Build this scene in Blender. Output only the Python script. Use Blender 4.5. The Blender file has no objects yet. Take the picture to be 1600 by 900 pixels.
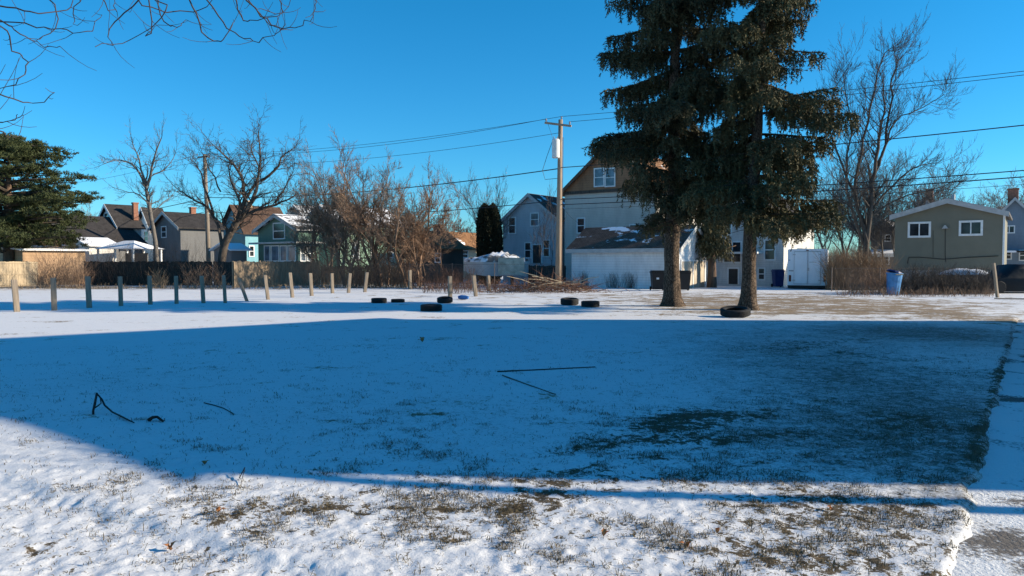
import bpy, math, random
import numpy as np
from mathutils import Vector, Matrix

random.seed(11)
RNG = np.random.default_rng(5)
scene = bpy.context.scene
col = scene.collection
R = math.radians

# ------------------------------------------------------------------ camera
CAMZ, F, PITCH = 1.6, 1160.0, math.atan(41 / 1160.0)
cam_d = bpy.data.cameras.new('camera'); cam = bpy.data.objects.new('camera', cam_d); col.objects.link(cam)
cam.location = (0, 0, CAMZ); cam.rotation_euler = (math.pi / 2 - PITCH, 0, 0)
cam_d.sensor_width = 36; cam_d.lens = 36 * F / 1600; cam_d.clip_start = 0.05; cam_d.clip_end = 6000
scene.camera = cam

def ray(px, py):
    cx, cy = (px - 800) / F, (450 - py) / F
    return Vector((cx, math.cos(PITCH) + cy * math.sin(PITCH), -math.sin(PITCH) + cy * math.cos(PITCH)))
def at(px, py, Y):
    d = ray(px, py); t = Y / d.y
    return Vector((d.x * t, Y, CAMZ + d.z * t))
def gp(px, py, z=0.0):
    d = ray(px, py); t = (z - CAMZ) / d.z
    return Vector((d.x * t, d.y * t, z))

# ------------------------------------------------------------------ noise / terrain
_tab = np.random.default_rng(77).random((256, 256))
def vnoise(x, y):
    x = np.asarray(x, float); y = np.asarray(y, float)
    xi = np.floor(x).astype(int); yi = np.floor(y).astype(int)
    fx = x - xi; fy = y - yi
    fx = fx * fx * (3 - 2 * fx); fy = fy * fy * (3 - 2 * fy)
    a = _tab[xi & 255, yi & 255]; b = _tab[(xi + 1) & 255, yi & 255]
    c = _tab[xi & 255, (yi + 1) & 255]; d = _tab[(xi + 1) & 255, (yi + 1) & 255]
    return (a * (1 - fx) + b * fx) * (1 - fy) + (c * (1 - fx) + d * fx) * fy
def fbm(x, y, o=4):
    s = 0; a = .5; t = 0
    for k in range(o):
        s = s + a * vnoise(x * 2 ** k + 17.3 * k, y * 2 ** k + 5.1 * k); t += a; a *= .5
    return s / t
def sstep(a, b, x):
    t = np.clip((x - a) / (b - a), 0, 1); return t * t * (3 - 2 * t)
TH = R(35)
UX, UY = math.sin(TH), math.cos(TH)
VX, VY = math.cos(TH), -math.sin(TH)
def walk_s(x, y):       # signed distance across the side path, from its left edge
    return (x - 3.2) * VX + (y - 5.1) * VY
def front_s(x, y):      # signed distance behind the front walk edge (positive = lawn)
    return (x + 1.39) * .47 + (y - 4.02) * .88
def hgt(x, y, detail=True):
    x = np.asarray(x, float); y = np.asarray(y, float)
    d = np.hypot(x, y)
    h = .07 * (fbm(x / 7 + 3, y / 7, 3) - .5) * (1 - sstep(40, 60, d))
    h = h + .16 * np.exp(-(((x + 5.0) / 3.2) ** 2 + ((y - 6.4) / 2.6) ** 2))
    if detail:
        near = 1 - sstep(9, 22, d)
        h = h + near * .015 * (fbm(x / .6, y / .6, 3) - .5)
        lump = fbm(x / .16 + 9, y / .16, 3)
        h = h + (1 - sstep(5.5, 9, d)) * .008 * (np.maximum(lump, .46) - .5)
        h = h + (1 - sstep(5.5, 9, d)) * .019 * (fbm(x / .06, y / .06, 2) - .5)
        fs = front_s(x, y) + .10 * (fbm(x / .3, y / .3, 2) - .5)
        onw = (1 - sstep(-.12, .05, fs)) * (1 - sstep(1.8, 2.6, x))
        h = h - .035 * onw + onw * .016 * (fbm(x / .09, y / .09, 3) - .5)
    ws = walk_s(x, y) + .13 * (fbm(x / .35, y / .35, 3) - .5)
    m = sstep(-.06, .06, ws) * (1 - sstep(1.35, 1.5, ws)) * (1 - sstep(20, 22, y))
    h = h - .075 * m
    return h
def H(x, y): return float(hgt(x, y, False))

# ------------------------------------------------------------------ materials
def new_mat(name):
    m = bpy.data.materials.new(name); m.use_nodes = True
    nt = m.node_tree; b = nt.nodes['Principled BSDF']
    return m, nt, b
def ramp(nt, fac, stops):
    r = nt.nodes.new('ShaderNodeValToRGB'); e = r.color_ramp.elements
    while len(e) < len(stops): e.new(.5)
    for i, (p, c) in enumerate(stops):
        e[i].position = p; e[i].color = (*c, 1) if len(c) == 3 else c
    nt.links.new(fac, r.inputs[0]); return r.outputs[0]
def noise(nt, scale, detail=4, rough=.55, vec=None, dist=0):
    n = nt.nodes.new('ShaderNodeTexNoise'); n.inputs['Scale'].default_value = scale
    n.inputs['Detail'].default_value = detail; n.inputs['Roughness'].default_value = rough; n.inputs['Distortion'].default_value = dist
    if vec is not None: nt.links.new(vec, n.inputs['Vector'])
    return n.outputs['Fac']
def coords(nt, sc=(1, 1, 1), kind='Object'):
    t = nt.nodes.new('ShaderNodeTexCoord'); m = nt.nodes.new('ShaderNodeMapping'); m.inputs['Scale'].default_value = sc
    nt.links.new(t.outputs[kind], m.inputs['Vector']); return m.outputs[0]
def mathn(nt, op, a, b=None, clamp=False):
    n = nt.nodes.new('ShaderNodeMath'); n.operation = op; n.use_clamp = clamp
    for i, v in enumerate((a, b)):
        if v is None: continue
        if isinstance(v, (int, float)): n.inputs[i].default_value = v
        else: nt.links.new(v, n.inputs[i])
    return n.outputs[0]
def mixc(nt, fac, a, b, mode='MIX'):
    n = nt.nodes.new('ShaderNodeMix'); n.data_type = 'RGBA'; n.blend_type = mode
    for key, v in (('Factor', fac), ('A', a), ('B', b)):
        s = [i for i in n.inputs if i.name == key and (i.type == ('VALUE' if key == 'Factor' else 'RGBA'))][0]
        if isinstance(v, (int, float)): s.default_value = v
        elif isinstance(v, tuple): s.default_value = (*v, 1)
        else: nt.links.new(v, s)
    return [o for o in n.outputs if o.type == 'RGBA'][0]
def bump(nt, b, h, strength, dist=.02):
    n = nt.nodes.new('ShaderNodeBump'); n.inputs['Strength'].default_value = strength; n.inputs['Distance'].default_value = dist
    nt.links.new(h, n.inputs['Height']); nt.links.new(n.outputs[0], b.inputs['Normal'])
def pm(name, c, var=.25, scale=3, rough=.8, bmp=.2, sc=(1, 1, 1), spec=.3, detail=5):
    m, nt, b = new_mat(name)
    v = coords(nt, sc); n = noise(nt, scale, detail, .6, v)
    lo = tuple(x * (1 - var) for x in c); hi = tuple(min(1, x * (1 + var)) for x in c)
    nt.links.new(ramp(nt, n, [(.3, lo), (.7, hi)]), b.inputs['Base Color'])
    b.inputs['Roughness'].default_value = rough; b.inputs['Specular IOR Level'].default_value = spec
    if bmp: bump(nt, b, n, bmp, .02)
    return m
def siding(name, c, period=.14, dirt=.3, vertical=False):
    m, nt, b = new_mat(name)
    v = coords(nt); sep = nt.nodes.new('ShaderNodeSeparateXYZ'); nt.links.new(v, sep.inputs[0])
    z = mathn(nt, 'FRACT', mathn(nt, 'DIVIDE', sep.outputs[0 if vertical else 2], period))
    line = ramp(nt, z, [(0.0, (.45,) * 3), (.10, (.97,) * 3), (1, (1, 1, 1))])
    n = noise(nt, 1.2, 6, .65, coords(nt, (1, 1, .35)))
    n2 = noise(nt, 9, 4, .6, coords(nt, (1, 1, .15)))
    d1 = ramp(nt, mathn(nt, 'ADD', n, mathn(nt, 'MULTIPLY', n2, .3)), [(.45, (1 - dirt,) * 3), (.72, (1, 1, 1))])
    cc = mixc(nt, 1.0, mixc(nt, 1.0, c, d1, 'MULTIPLY'), line, 'MULTIPLY')
    nt.links.new(cc, b.inputs['Base Color']); b.inputs['Roughness'].default_value = .65
    b.inputs['Specular IOR Level'].default_value = .3
    bump(nt, b, z, .5, .03)
    return m
def roofing(name, c, snow=.0, scale=.9):
    m, nt, b = new_mat(name)
    br = nt.nodes.new('ShaderNodeTexBrick'); br.inputs['Scale'].default_value = 3.2
    br.inputs['Color1'].default_value = (*[x * .75 for x in c], 1); br.inputs['Color2'].default_value = (*[min(1, x * 1.2) for x in c], 1)
    br.inputs['Mortar'].default_value = (*[x * .45 for x in c], 1); br.inputs['Mortar Size'].default_value = .03
    nt.links.new(coords(nt), br.inputs['Vector'])
    n2 = noise(nt, 2.0, 6, .6, coords(nt))
    base = mixc(nt, 1.0, br.outputs[0], ramp(nt, n2, [(.3, (.7,) * 3), (.7, (1.15,) * 3)]), 'MULTIPLY')
    if snow > 0:
        n = noise(nt, scale, 5, .6, coords(nt, (1, 1, 2.2)))
        f = ramp(nt, mathn(nt, 'ADD', n, snow - .5), [(.48, (0, 0, 0)), (.53, (1, 1, 1))])
        base = mixc(nt, f, base, (.82, .83, .85))
    nt.links.new(base, b.inputs['Base Color']); b.inputs['Roughness'].default_value = .9
    b.inputs['Specular IOR Level'].default_value = .2
    return m
def flat(name, c, rough=.5, spec=.4, metal=0):
    return pm(name, c, .12, 6, rough, .05, spec=spec)
def glass_mat(name, c=(.02, .025, .03)):
    m, nt, b = new_mat(name)
    n = noise(nt, 1.3, 3, .5, coords(nt))
    nt.links.new(ramp(nt, n, [(.35, tuple(x * .6 for x in c)), (.65, tuple(x * 1.8 for x in c))]), b.inputs['Base Color'])
    b.inputs['Roughness'].default_value = .12; b.inputs['Specular IOR Level'].default_value = .5
    return m
def foliage_mat(name, c1, c2, scale=.8):
    m, nt, b = new_mat(name)
    n = noise(nt, scale, 3, .6, coords(nt)); n2 = noise(nt, 14, 2, .5, coords(nt))
    f = mathn(nt, 'ADD', mathn(nt, 'MULTIPLY', n, .6), mathn(nt, 'MULTIPLY', n2, .4))
    nt.links.new(ramp(nt, f, [(.35, c1), (.65, c2)]), b.inputs['Base Color'])
    b.inputs['Roughness'].default_value = .7; b.inputs['Specular IOR Level'].default_value = .25
    return m

M = {}
M['bark'] = pm('bark', (.085, .068, .055), .45, 7, .95, .6, (1, 1, .3))
M['bark_spruce'] = pm('spruce_bark', (.095, .070, .052), .55, 9, .95, 1.0, (1, 1, .35))
def bark_mat(name, c):
    m, nt, b = new_mat(name)
    v = coords(nt, (1, 1, .45)); vo = nt.nodes.new('ShaderNodeTexVoronoi'); vo.feature = 'DISTANCE_TO_EDGE'; vo.inputs['Scale'].default_value = 17; nt.links.new(v, vo.inputs['Vector'])
    n = noise(nt, 5, 5, .65, v, .6); n2 = noise(nt, 40, 4, .65, v)
    e = ramp(nt, vo.outputs[0], [(0, (.25,) * 3), (.16, (1,) * 3)])
    cc = mixc(nt, 1.0, ramp(nt, mathn(nt, 'ADD', mathn(nt, 'MULTIPLY', n, .6), mathn(nt, 'MULTIPLY', n2, .4)), [(.3, tuple(x * .4 for x in c)), (.52, c), (.7, tuple(x * 1.7 for x in c))]), e, 'MULTIPLY')
    nt.links.new(cc, b.inputs['Base Color']); b.inputs['Roughness'].default_value = .95; b.inputs['Specular IOR Level'].default_value = .2
    bump(nt, b, mathn(nt, 'ADD', mathn(nt, 'MULTIPLY', e, .6), mathn(nt, 'MULTIPLY', n2, .5)), .9, .05)
    return m
M['bark_spruce'] = bark_mat('spruce_bark', (.135, .098, .072))
M['bark_grey'] = pm('grey_bark', (.15, .135, .12), .35, 6, .95, .5, (1, 1, .3))
M['bark_brown'] = pm('brown_bark', (.13, .085, .06), .4, 6, .95, .4, (1, 1, .3))
M['bark_far'] = pm('far_bark', (.20, .18, .165), .3, 6, .95, .2, (1, 1, .3))
M['dark_twig'] = pm('dark_twig', (.05, .038, .033), .35, 6, .9, .2)
M['twig'] = pm('twig', (.10, .072, .056), .4, 4, .95, .2)
M['brush'] = pm('brush_stems', (.23, .145, .095), .5, 2.5, .95, .2)
M['brush_grey'] = pm('grey_brush_stems', (.20, .15, .115), .4, 2.5, .95, .2)
M['brush_red'] = pm('red_brush_stems', (.16, .085, .055), .5, 2.5, .95, .2)
M['brush_tan'] = pm('tan_brush_stems', (.27, .195, .125), .4, 2.5, .95, .2)
M['hedge'] = pm('dry_hedge', (.25, .165, .10), .45, 1.5, .95, .2)
M['needles'] = foliage_mat('spruce_needles', (.019, .021, .011), (.12, .108, .052))
M['needles2'] = foliage_mat('spruce_needles_olive', (.024, .025, .012), (.16, .138, .062))
M['pine'] = foliage_mat('pine_needles', (.022, .034, .012), (.075, .088, .033), .6)
M['arbor'] = foliage_mat('arborvitae_leaves', (.008, .012, .006), (.03, .032, .016))
M['post'] = pm('weathered_post', (.235, .19, .145), .3, 5, .9, .4, (4, 4, .4))
M['pole'] = pm('pole_wood', (.31, .23, .165), .3, 5, .9, .4, (5, 5, .3))
M['pole_grey'] = pm('grey_pole_wood', (.23, .19, .15), .3, 5, .9, .4, (5, 5, .3))
M['rusty_steel'] = pm('rusty_steel', (.16, .12, .10), .3, 8, .7, .1)
M['steel'] = pm('galvanised_steel', (.45, .46, .47), .15, 8, .45, .05)
M['transformer'] = pm('transformer_paint', (.62, .63, .62), .1, 5, .45, .03)
M['ceramic'] = flat('ceramic', (.25, .25, .27), .3)
M['cable'] = flat('cable_black', (.02, .02, .022), .6)
M['rubber'] = pm('tyre_rubber', (.016, .016, .017), .35, 18, .8, .3, spec=.35)
M['snow_cap'] = pm('snow_cap', (.84, .85, .87), .05, 9, .7, .3)
M['black_plastic'] = pm('black_plastic', (.014, .014, .016), .25, 6, .5, .05)
M['blue_plastic'] = pm('blue_plastic', (.03, .13, .36), .25, 4, .45, .05)
M['blue_light'] = pm('faded_blue_plastic', (.07, .22, .45), .25, 4, .5, .05)
M['blue_dark'] = pm('navy_plastic', (.018, .035, .13), .25, 4, .45, .05)
M['label_white'] = flat('white_sticker', (.7, .7, .7), .6)
M['trim_white'] = pm('white_trim', (.72, .72, .70), .12, 3, .6, .1)
M['trim_grey'] = pm('grey_trim', (.42, .42, .41), .15, 3, .6, .1)
M['glass'] = glass_mat('window_glass')
M['glass_blue'] = glass_mat('window_glass_pale', (.10, .13, .16))
M['dark_wood'] = pm('dark_fence_wood', (.045, .036, .030), .4, 4, .9, .3, (5, 5, .5))
M['tan_wood'] = pm('tan_fence_wood', (.40, .32, .22), .25, 4, .9, .3, (5, 5, .5))
M['brown_wood'] = pm('brown_fence_wood', (.27, .20, .135), .35, 4, .9, .3, (5, 5, .5))
M['stick'] = pm('stick_bark', (.03, .022, .02), .4, 10, .9, .4)
M['leaf'] = pm('dead_leaf', (.36, .15, .055), .35, 30, .8, .2)
M['trailer_white'] = pm('trailer_white', (.70, .73, .76), .06, 2, .4, .03)
M['trailer_line'] = flat('trailer_seal', (.12, .13, .14), .6)
M['tail_light'] = pm('tail_light_red', (.09, .012, .012), .2, 20, .25, 0)
M['tarp'] = pm('boat_tarp', (.50, .51, .52), .25, 2.2, .7, .5)
M['tarp_tan'] = pm('tan_boat_tarp', (.50, .44, .35), .35, 3, .8, .6)
M['hull'] = pm('boat_hull', (.52, .53, .53), .15, 2, .5, .1)
M['brick'] = pm('chimney_brick', (.28, .13, .085), .3, 8, .9, .3)
M['brick_tan'] = pm('tan_chimney_brick', (.45, .33, .22), .25, 8, .9, .3)
M['door_dark'] = flat('dark_door', (.035, .033, .032), .6)
M['door_tan'] = pm('weathered_plywood', (.44, .38, .30), .3, 3, .9, .2, (2, 2, .4))
M['concrete'] = pm('concrete_block', (.32, .31, .29), .2, 4, .9, .2)
M['black_tarp'] = pm('black_tarp', (.012, .012, .014), .3, 3, .6, .4)
M['dry_grass'] = pm('dry_grass', (.125, .095, .05), .85, 35, .9, 0)

# ------------------------------------------------------------------ mesh builder
class MB:
    def __init__(s): s.v = []; s.f = []
    def quadbox(s, x0, y0, z0, x1, y1, z1):
        n = len(s.v)
        s.v += [(x0, y0, z0), (x1, y0, z0), (x1, y1, z0), (x0, y1, z0), (x0, y0, z1), (x1, y0, z1), (x1, y1, z1), (x0, y1, z1)]
        s.f += [(n, n + 3, n + 2, n + 1), (n + 4, n + 5, n + 6, n + 7), (n, n + 1, n + 5, n + 4), (n + 1, n + 2, n + 6, n + 5), (n + 2, n + 3, n + 7, n + 6), (n + 3, n, n + 4, n + 7)]
        return s
    def poly(s, pts):
        n = len(s.v); s.v += [tuple(p) for p in pts]; s.f.append(tuple(range(n, n + len(pts)))); return s
    def prism(s, pts, off):     # polygon extruded by vector off
        n = len(s.v); k = len(pts); off = Vector(off)
        s.v += [tuple(p) for p in pts] + [tuple(Vector(p) + off) for p in pts]
        s.f.append(tuple(range(n + k - 1, n - 1, -1))); s.f.append(tuple(range(n + k, n + 2 * k)))
        for i in range(k):
            j = (i + 1) % k; s.f.append((n + i, n + j, n + k + j, n + k + i))
        return s
    def tube(s, pts, rad, sides=6, cap=True, phase=0.):
        pts = [Vector(p) for p in pts]
        if not hasattr(rad, '__len__'): rad = [rad] * len(pts)
        n0 = len(s.v); k = len(pts)
        t0 = (pts[1] - pts[0]).normalized()
        ref = Vector((0, 0, 1)) if abs(t0.z) < .9 else Vector((1, 0, 0))
        a = t0.cross(ref).normalized()
        cs = [(math.cos(2 * math.pi * i / sides + phase), math.sin(2 * math.pi * i / sides + phase)) for i in range(sides)]
        for i in range(k):
            t = (pts[min(i + 1, k - 1)] - pts[max(i - 1, 0)])
            if t.length < 1e-9: t = t0
            t = t.normalized()
            a = (a - t * a.dot(t)); a = a.normalized() if a.length > 1e-6 else t.orthogonal().normalized()
            b = t.cross(a); r = rad[i]; p = pts[i]
            for c, q in cs: s.v.append((p.x + (a.x * c + b.x * q) * r, p.y + (a.y * c + b.y * q) * r, p.z + (a.z * c + b.z * q) * r))
        for i in range(k - 1):
            for j in range(sides):
                j2 = (j + 1) % sides; b0 = n0 + i * sides
                s.f.append((b0 + j, b0 + j2, b0 + sides + j2, b0 + sides + j))
        if cap:
            s.f.append(tuple(n0 + sides - 1 - j for j in range(sides)))
            s.f.append(tuple(n0 + (k - 1) * sides + j for j in range(sides)))
        return s
    def lathe(s, prof, seg=32, mat=None):   # closed profile (r,z) about z
        n0 = len(s.v); k = len(prof)
        for i in range(seg):
            a = 2 * math.pi * i / seg
            for r, z in prof:
                p = Vector((r * math.cos(a), r * math.sin(a), z))
                if mat: p = mat @ p
                s.v.append(tuple(p))
        for i in range(seg):
            i2 = (i + 1) % seg
            for j in range(k):
                j2 = (j + 1) % k
                s.f.append((n0 + i * k + j, n0 + i2 * k + j, n0 + i2 * k + j2, n0 + i * k + j2))
        return s
    def xform(s, mat, start=0):
        for i in range(start, len(s.v)): s.v[i] = tuple(mat @ Vector(s.v[i]))
        return s
    def build(s, name, mat, parent=None, smooth=False):
        me = bpy.data.meshes.new(name); me.from_pydata(s.v, [], s.f)
        if smooth: me.shade_smooth()
        me.materials.append(mat); me.update()
        o = bpy.data.objects.new(name, me); col.objects.link(o)
        if parent: o.parent = parent
        return o
def np_mesh(name, V, tris, mat, parent=None, per=3):
    me = bpy.data.meshes.new(name)
    V = np.ascontiguousarray(V, np.float32); tris = np.ascontiguousarray(tris, np.int32)
    me.vertices.add(len(V)); me.vertices.foreach_set('co', V.ravel())
    me.loops.add(tris.size); me.loops.foreach_set('vertex_index', tris.ravel())
    me.polygons.add(len(tris)); me.polygons.foreach_set('loop_start', np.arange(0, tris.size, per, dtype=np.int32))
    me.materials.append(mat); me.update(calc_edges=True); me.validate()
    o = bpy.data.objects.new(name, me); col.objects.link(o)
    if parent: o.parent = parent
    return o
def tag(o, label=None, cat=None, group=None, kind=None):
    if label: o['label'] = label
    if cat: o['category'] = cat
    if group: o['group'] = group
    if kind: o['kind'] = kind
    return o
def empty(name, loc, label, cat, group=None, rz=0):
    o = bpy.data.objects.new(name, None); col.objects.link(o); o.location = Vector(loc).to_3d(); o.rotation_euler = (0, 0, rz)
    o.empty_display_size = .2
    return tag(o, label, cat, group)

# ------------------------------------------------------------------ ground
BL = []     # bare-ground patches: centre, radii, strength, kind
def blob(px, py, rx, ry, s, kind='bare'):
    c = gp(px, py); rX = rx * c.y / F
    y1 = gp(px, max(py - ry, 414)).y; y0 = gp(px, py + ry).y
    BL.append((c.x, c.y, rX, (y1 - y0) / 2, s, kind))
blob(720, 800, 200, 30, .42); blob(780, 825, 110, 30, .40); blob(900, 775, 160, 18, .25)
blob(1300, 840, 240, 65, .44); blob(1400, 790, 130, 22, .3); blob(1150, 880, 200, 40, .3)
for q in ((900, 705, 60, 9), (960, 690, 80, 12), (1040, 668, 90, 14), (1080, 652, 90, 14), (1010, 716, 60, 6), (1110, 690, 90, 10), (1170, 660, 90, 10), (1240, 622, 100, 9), (1215, 640, 80, 8), (880, 728, 50, 5), (1300, 690, 120, 12), (1400, 660, 120, 14)):
    blob(*q, .64)
blob(1060, 670, 220, 40, .12)
blob(1270, 545, 130, 16, .55); blob(1340, 528, 130, 8, .4); blob(1430, 575, 160, 18, .42); blob(1200, 735, 240, 14, .3); blob(1480, 690, 60, 60, .3)
blob(1430, 620, 300, 130, .80, 'thin'); blob(1250, 690, 300, 70, .42, 'thin'); blob(650, 650, 260, 60, .28, 'thin'); blob(1450, 520, 200, 20, .9, 'thin'); blob(150, 600, 260, 40, .2, 'thin')
blob(250, 830, 190, 30, .30); blob(420, 790, 160, 30, .22); blob(600, 690, 120, 40, .14)
blob(880, 745, 260, 9, .4); blob(1250, 765, 200, 8, .35)
blob(1340, 484, 260, 12, .75, 'dirt'); blob(1540, 498, 70, 9, 1.2, 'dirt'); blob(1180, 478, 190, 10, .72, 'dirt'); blob(1080, 466, 220, 9, .6, 'dirt'); blob(1300, 465, 200, 7, .45, 'dirt'); blob(1450, 474, 200, 7, .5, 'dirt')
blob(1150, 458, 260, 5, .4, 'dirt'); blob(300, 450, 420, 3, .7, 'dirt'); blob(100, 449, 300, 3, .5, 'dirt'); blob(760, 458, 170, 8, .45, 'dirt')
blob(500, 505, 300, 4, .2, 'dirt'); blob(1000, 490, 260, 5, .25, 'dirt')
def fields(x, y):
    out = {'bare': 0, 'thin': 0, 'dirt': 0}
    wx = x + .35 * (fbm(x / 1.1, y / 1.1, 3) - .5) * 2; wy = y + .5 * (fbm(x / 1.1 + 40, y / 1.1, 3) - .5) * 2
    for cx, cy, rx, ry, s, k in BL:
        q = ((wx - cx) / rx) ** 2 + ((wy - cy) / ry) ** 2
        out[k] = out[k] + s * np.exp(-q * .9)
    d = np.hypot(x, y)
    out['bare'] = out['bare'] + .20 * (1 - sstep(5, 7, d))
    ws = walk_s(x, y)
    out['bare'] = out['bare'] + .75 * np.exp(-((ws + .05) / .08) ** 2) * (1 - sstep(19, 21, y)) * sstep(5, 6.5, y)
    far = sstep(48, 60, d)
    out['dirt'] = out['dirt'] + far * .38
    return out
def make_ground():
    rr = [0.25]
    while rr[-1] < 3500:
        r = rr[-1]
        k = 1.06 if r < 2.8 else 1.0045 if r < 9 else 1.007 if r < 16 else 1.012 if r < 60 else 1.16
        rr.append(r * k)
    rr = np.array(rr)
    fine = np.linspace(-46, 46, 430); coarse = np.linspace(46, 314, 60)[1:-1]
    an = np.radians(np.concatenate([fine, coarse]))
    nr, na = len(rr), len(an)
    A, Rr = np.meshgrid(an, rr)
    X = (np.sin(A) * Rr); Y = (np.cos(A) * Rr)
    Z = hgt(X, Y)
    V = np.stack([X, Y, Z], -1).reshape(-1, 3)
    V = np.vstack([V, [[0, 0, 0]]])
    i = np.arange(nr - 1)[:, None] * na; j = np.arange(na)[None, :]; j2 = (j + 1) % na
    Q = np.stack([i + j, i + na + j, i + na + j2, i + j2], -1).reshape(-1, 4)
    # faces must look up: order checked by sign
    me = bpy.data.meshes.new('ground')
    c = len(V) - 1
    T = np.stack([np.full(na, c), np.arange(na), (np.arange(na) + 1) % na], -1)
    Q = Q[:, ::1]; nQ, nT = len(Q), len(T)
    me.vertices.add(len(V)); me.vertices.foreach_set('co', V.astype(np.float32).ravel())
    loops = np.concatenate([Q.ravel(), T.ravel()]).astype(np.int32)
    me.loops.add(len(loops)); me.loops.foreach_set('vertex_index', loops)
    me.polygons.add(nQ + nT)
    ls = np.concatenate([np.arange(nQ) * 4, nQ * 4 + np.arange(nT) * 3]).astype(np.int32)
    me.polygons.foreach_set('loop_start', ls)
    me.update(calc_edges=True); me.validate(); me.shade_smooth()
    fl = fields(V[:, 0], V[:, 1])
    for k in ('bare', 'thin', 'dirt'):
        a = me.attributes.new(k, 'FLOAT', 'POINT'); a.data.foreach_set('value', np.asarray(fl[k], np.float32))
    o = bpy.data.objects.new('ground', me); col.objects.link(o); tag(o, kind='structure')
    m, nt, b = new_mat('snowy_lawn')
    def attr(nm):
        n = nt.nodes.new('ShaderNodeAttribute'); n.attribute_name = nm; return n.outputs['Fac']
    p = coords(nt); ps = coords(nt, (1, 1.0, 1))
    n1 = noise(nt, 1.6, 8, .62, ps, .4); n2 = noise(nt, 9, 7, .68, ps, .6); n3 = noise(nt, 48, 5, .7, p)
    def ctr(n, k): return mathn(nt, 'MULTIPLY', mathn(nt, 'SUBTRACT', n, .5), k)
    def add(*a):
        r = a[0]
        for q in a[1:]: r = mathn(nt, 'ADD', r, q)
        return r
    n0 = noise(nt, .55, 4, .6, coords(nt, (1.0, 1.6, 1)), .3)
    comb = add(ctr(n0, .9), ctr(n1, 1.1), ctr(n2, 2.1), ctr(n3, 1.1))
    bare = add(comb, mathn(nt, 'MULTIPLY', mathn(nt, 'MINIMUM', attr('bare'), 1.0), .68))
    fb = ramp(nt, bare, [(.45, (0, 0, 0)), (.56, (1, 1, 1))])
    thin = add(ctr(n1, .5), ctr(n2, 1.0), ctr(n3, 1.3), mathn(nt, 'MULTIPLY', attr('thin'), .62))
    ft = ramp(nt, thin, [(.16, (0, 0, 0)), (.62, (.95,) * 3)])
    dirt = add(ctr(n0, 1.3), ctr(n1, 1.5), ctr(n2, 1.3), ctr(n3, .7), mathn(nt, 'MULTIPLY', mathn(nt, 'MINIMUM', attr('dirt'), 1.15), .46))
    fd = ramp(nt, dirt, [(.31, (0, 0, 0)), (.43, (1, 1, 1))])
    snow = ramp(nt, n2, [(.3, (.66, .665, .67)), (.7, (.74, .74, .735))])
    grass = ramp(nt, n3, [(.35, (.028, .021, .015)), (.5, (.085, .062, .034)), (.68, (.16, .12, .072))])
    tg = ramp(nt, n3, [(.3, (.042, .036, .024)), (.7, (.115, .098, .064))])
    dcol = ramp(nt, n2, [(.3, (.17, .12, .075)), (.7, (.36, .27, .165))])
    c1 = mixc(nt, ft, snow, tg); c2 = mixc(nt, fd, c1, dcol); c3 = mixc(nt, fb, c2, grass)
    nt.links.new(c3, b.inputs['Base Color']); b.inputs['Roughness'].default_value = .75
    b.inputs['Specular IOR Level'].default_value = .2
    hh = mathn(nt, 'SUBTRACT', mathn(nt, 'ADD', mathn(nt, 'MULTIPLY', n2, .35), mathn(nt, 'MULTIPLY', n3, .55)), mathn(nt, 'MULTIPLY', fb, .25))
    bump(nt, b, hh, .42, .03)
    me.materials.append(m)
    return o
make_ground()

def make_walk():
    n, k = 200, 16
    s = np.linspace(-4, 20.5, n); w = np.linspace(-.25, 1.6, k)
    S, W = np.meshgrid(s, w, indexing='ij')
    X = 3.2 + UX * S + VX * W; Y = 5.1 + UY * S + VY * W
    Z = hgt(X, Y, False) * 0 + .07 * (fbm(X / 7 + 3, Y / 7, 3) - .5) - .035 + .02 * (fbm(X / .5, Y / .5, 3) - .5)
    V = np.stack([X, Y, Z], -1).reshape(-1, 3)
    i = np.arange(n - 1)[:, None] * k; j = np.arange(k - 1)[None, :]
    Q = np.stack([i + j, i + j + 1, i + k + j + 1, i + k + j], -1).reshape(-1, 4)
    m, nt, b = new_mat('snowy_concrete')
    n1 = noise(nt, 1.1, 7, .6, coords(nt), .5); n2 = noise(nt, 30, 5, .65, coords(nt))
    f = ramp(nt, mathn(nt, 'ADD', mathn(nt, 'MULTIPLY', n1, .75), mathn(nt, 'MULTIPLY', n2, .25)), [(.525, (0, 0, 0)), (.575, (1, 1, 1))])
    nt.links.new(mixc(nt, f, (.72, .73, .73), ramp(nt, n2, [(.3, (.07, .062, .055)), (.7, (.15, .13, .11))])), b.inputs['Base Color'])
    b.inputs['Roughness'].default_value = .8; bump(nt, b, n2, .6, .04)
    o = np_mesh('sidewalk', V, Q, m, per=4); o.data.shade_smooth(); tag(o, kind='structure')
make_walk()

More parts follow.
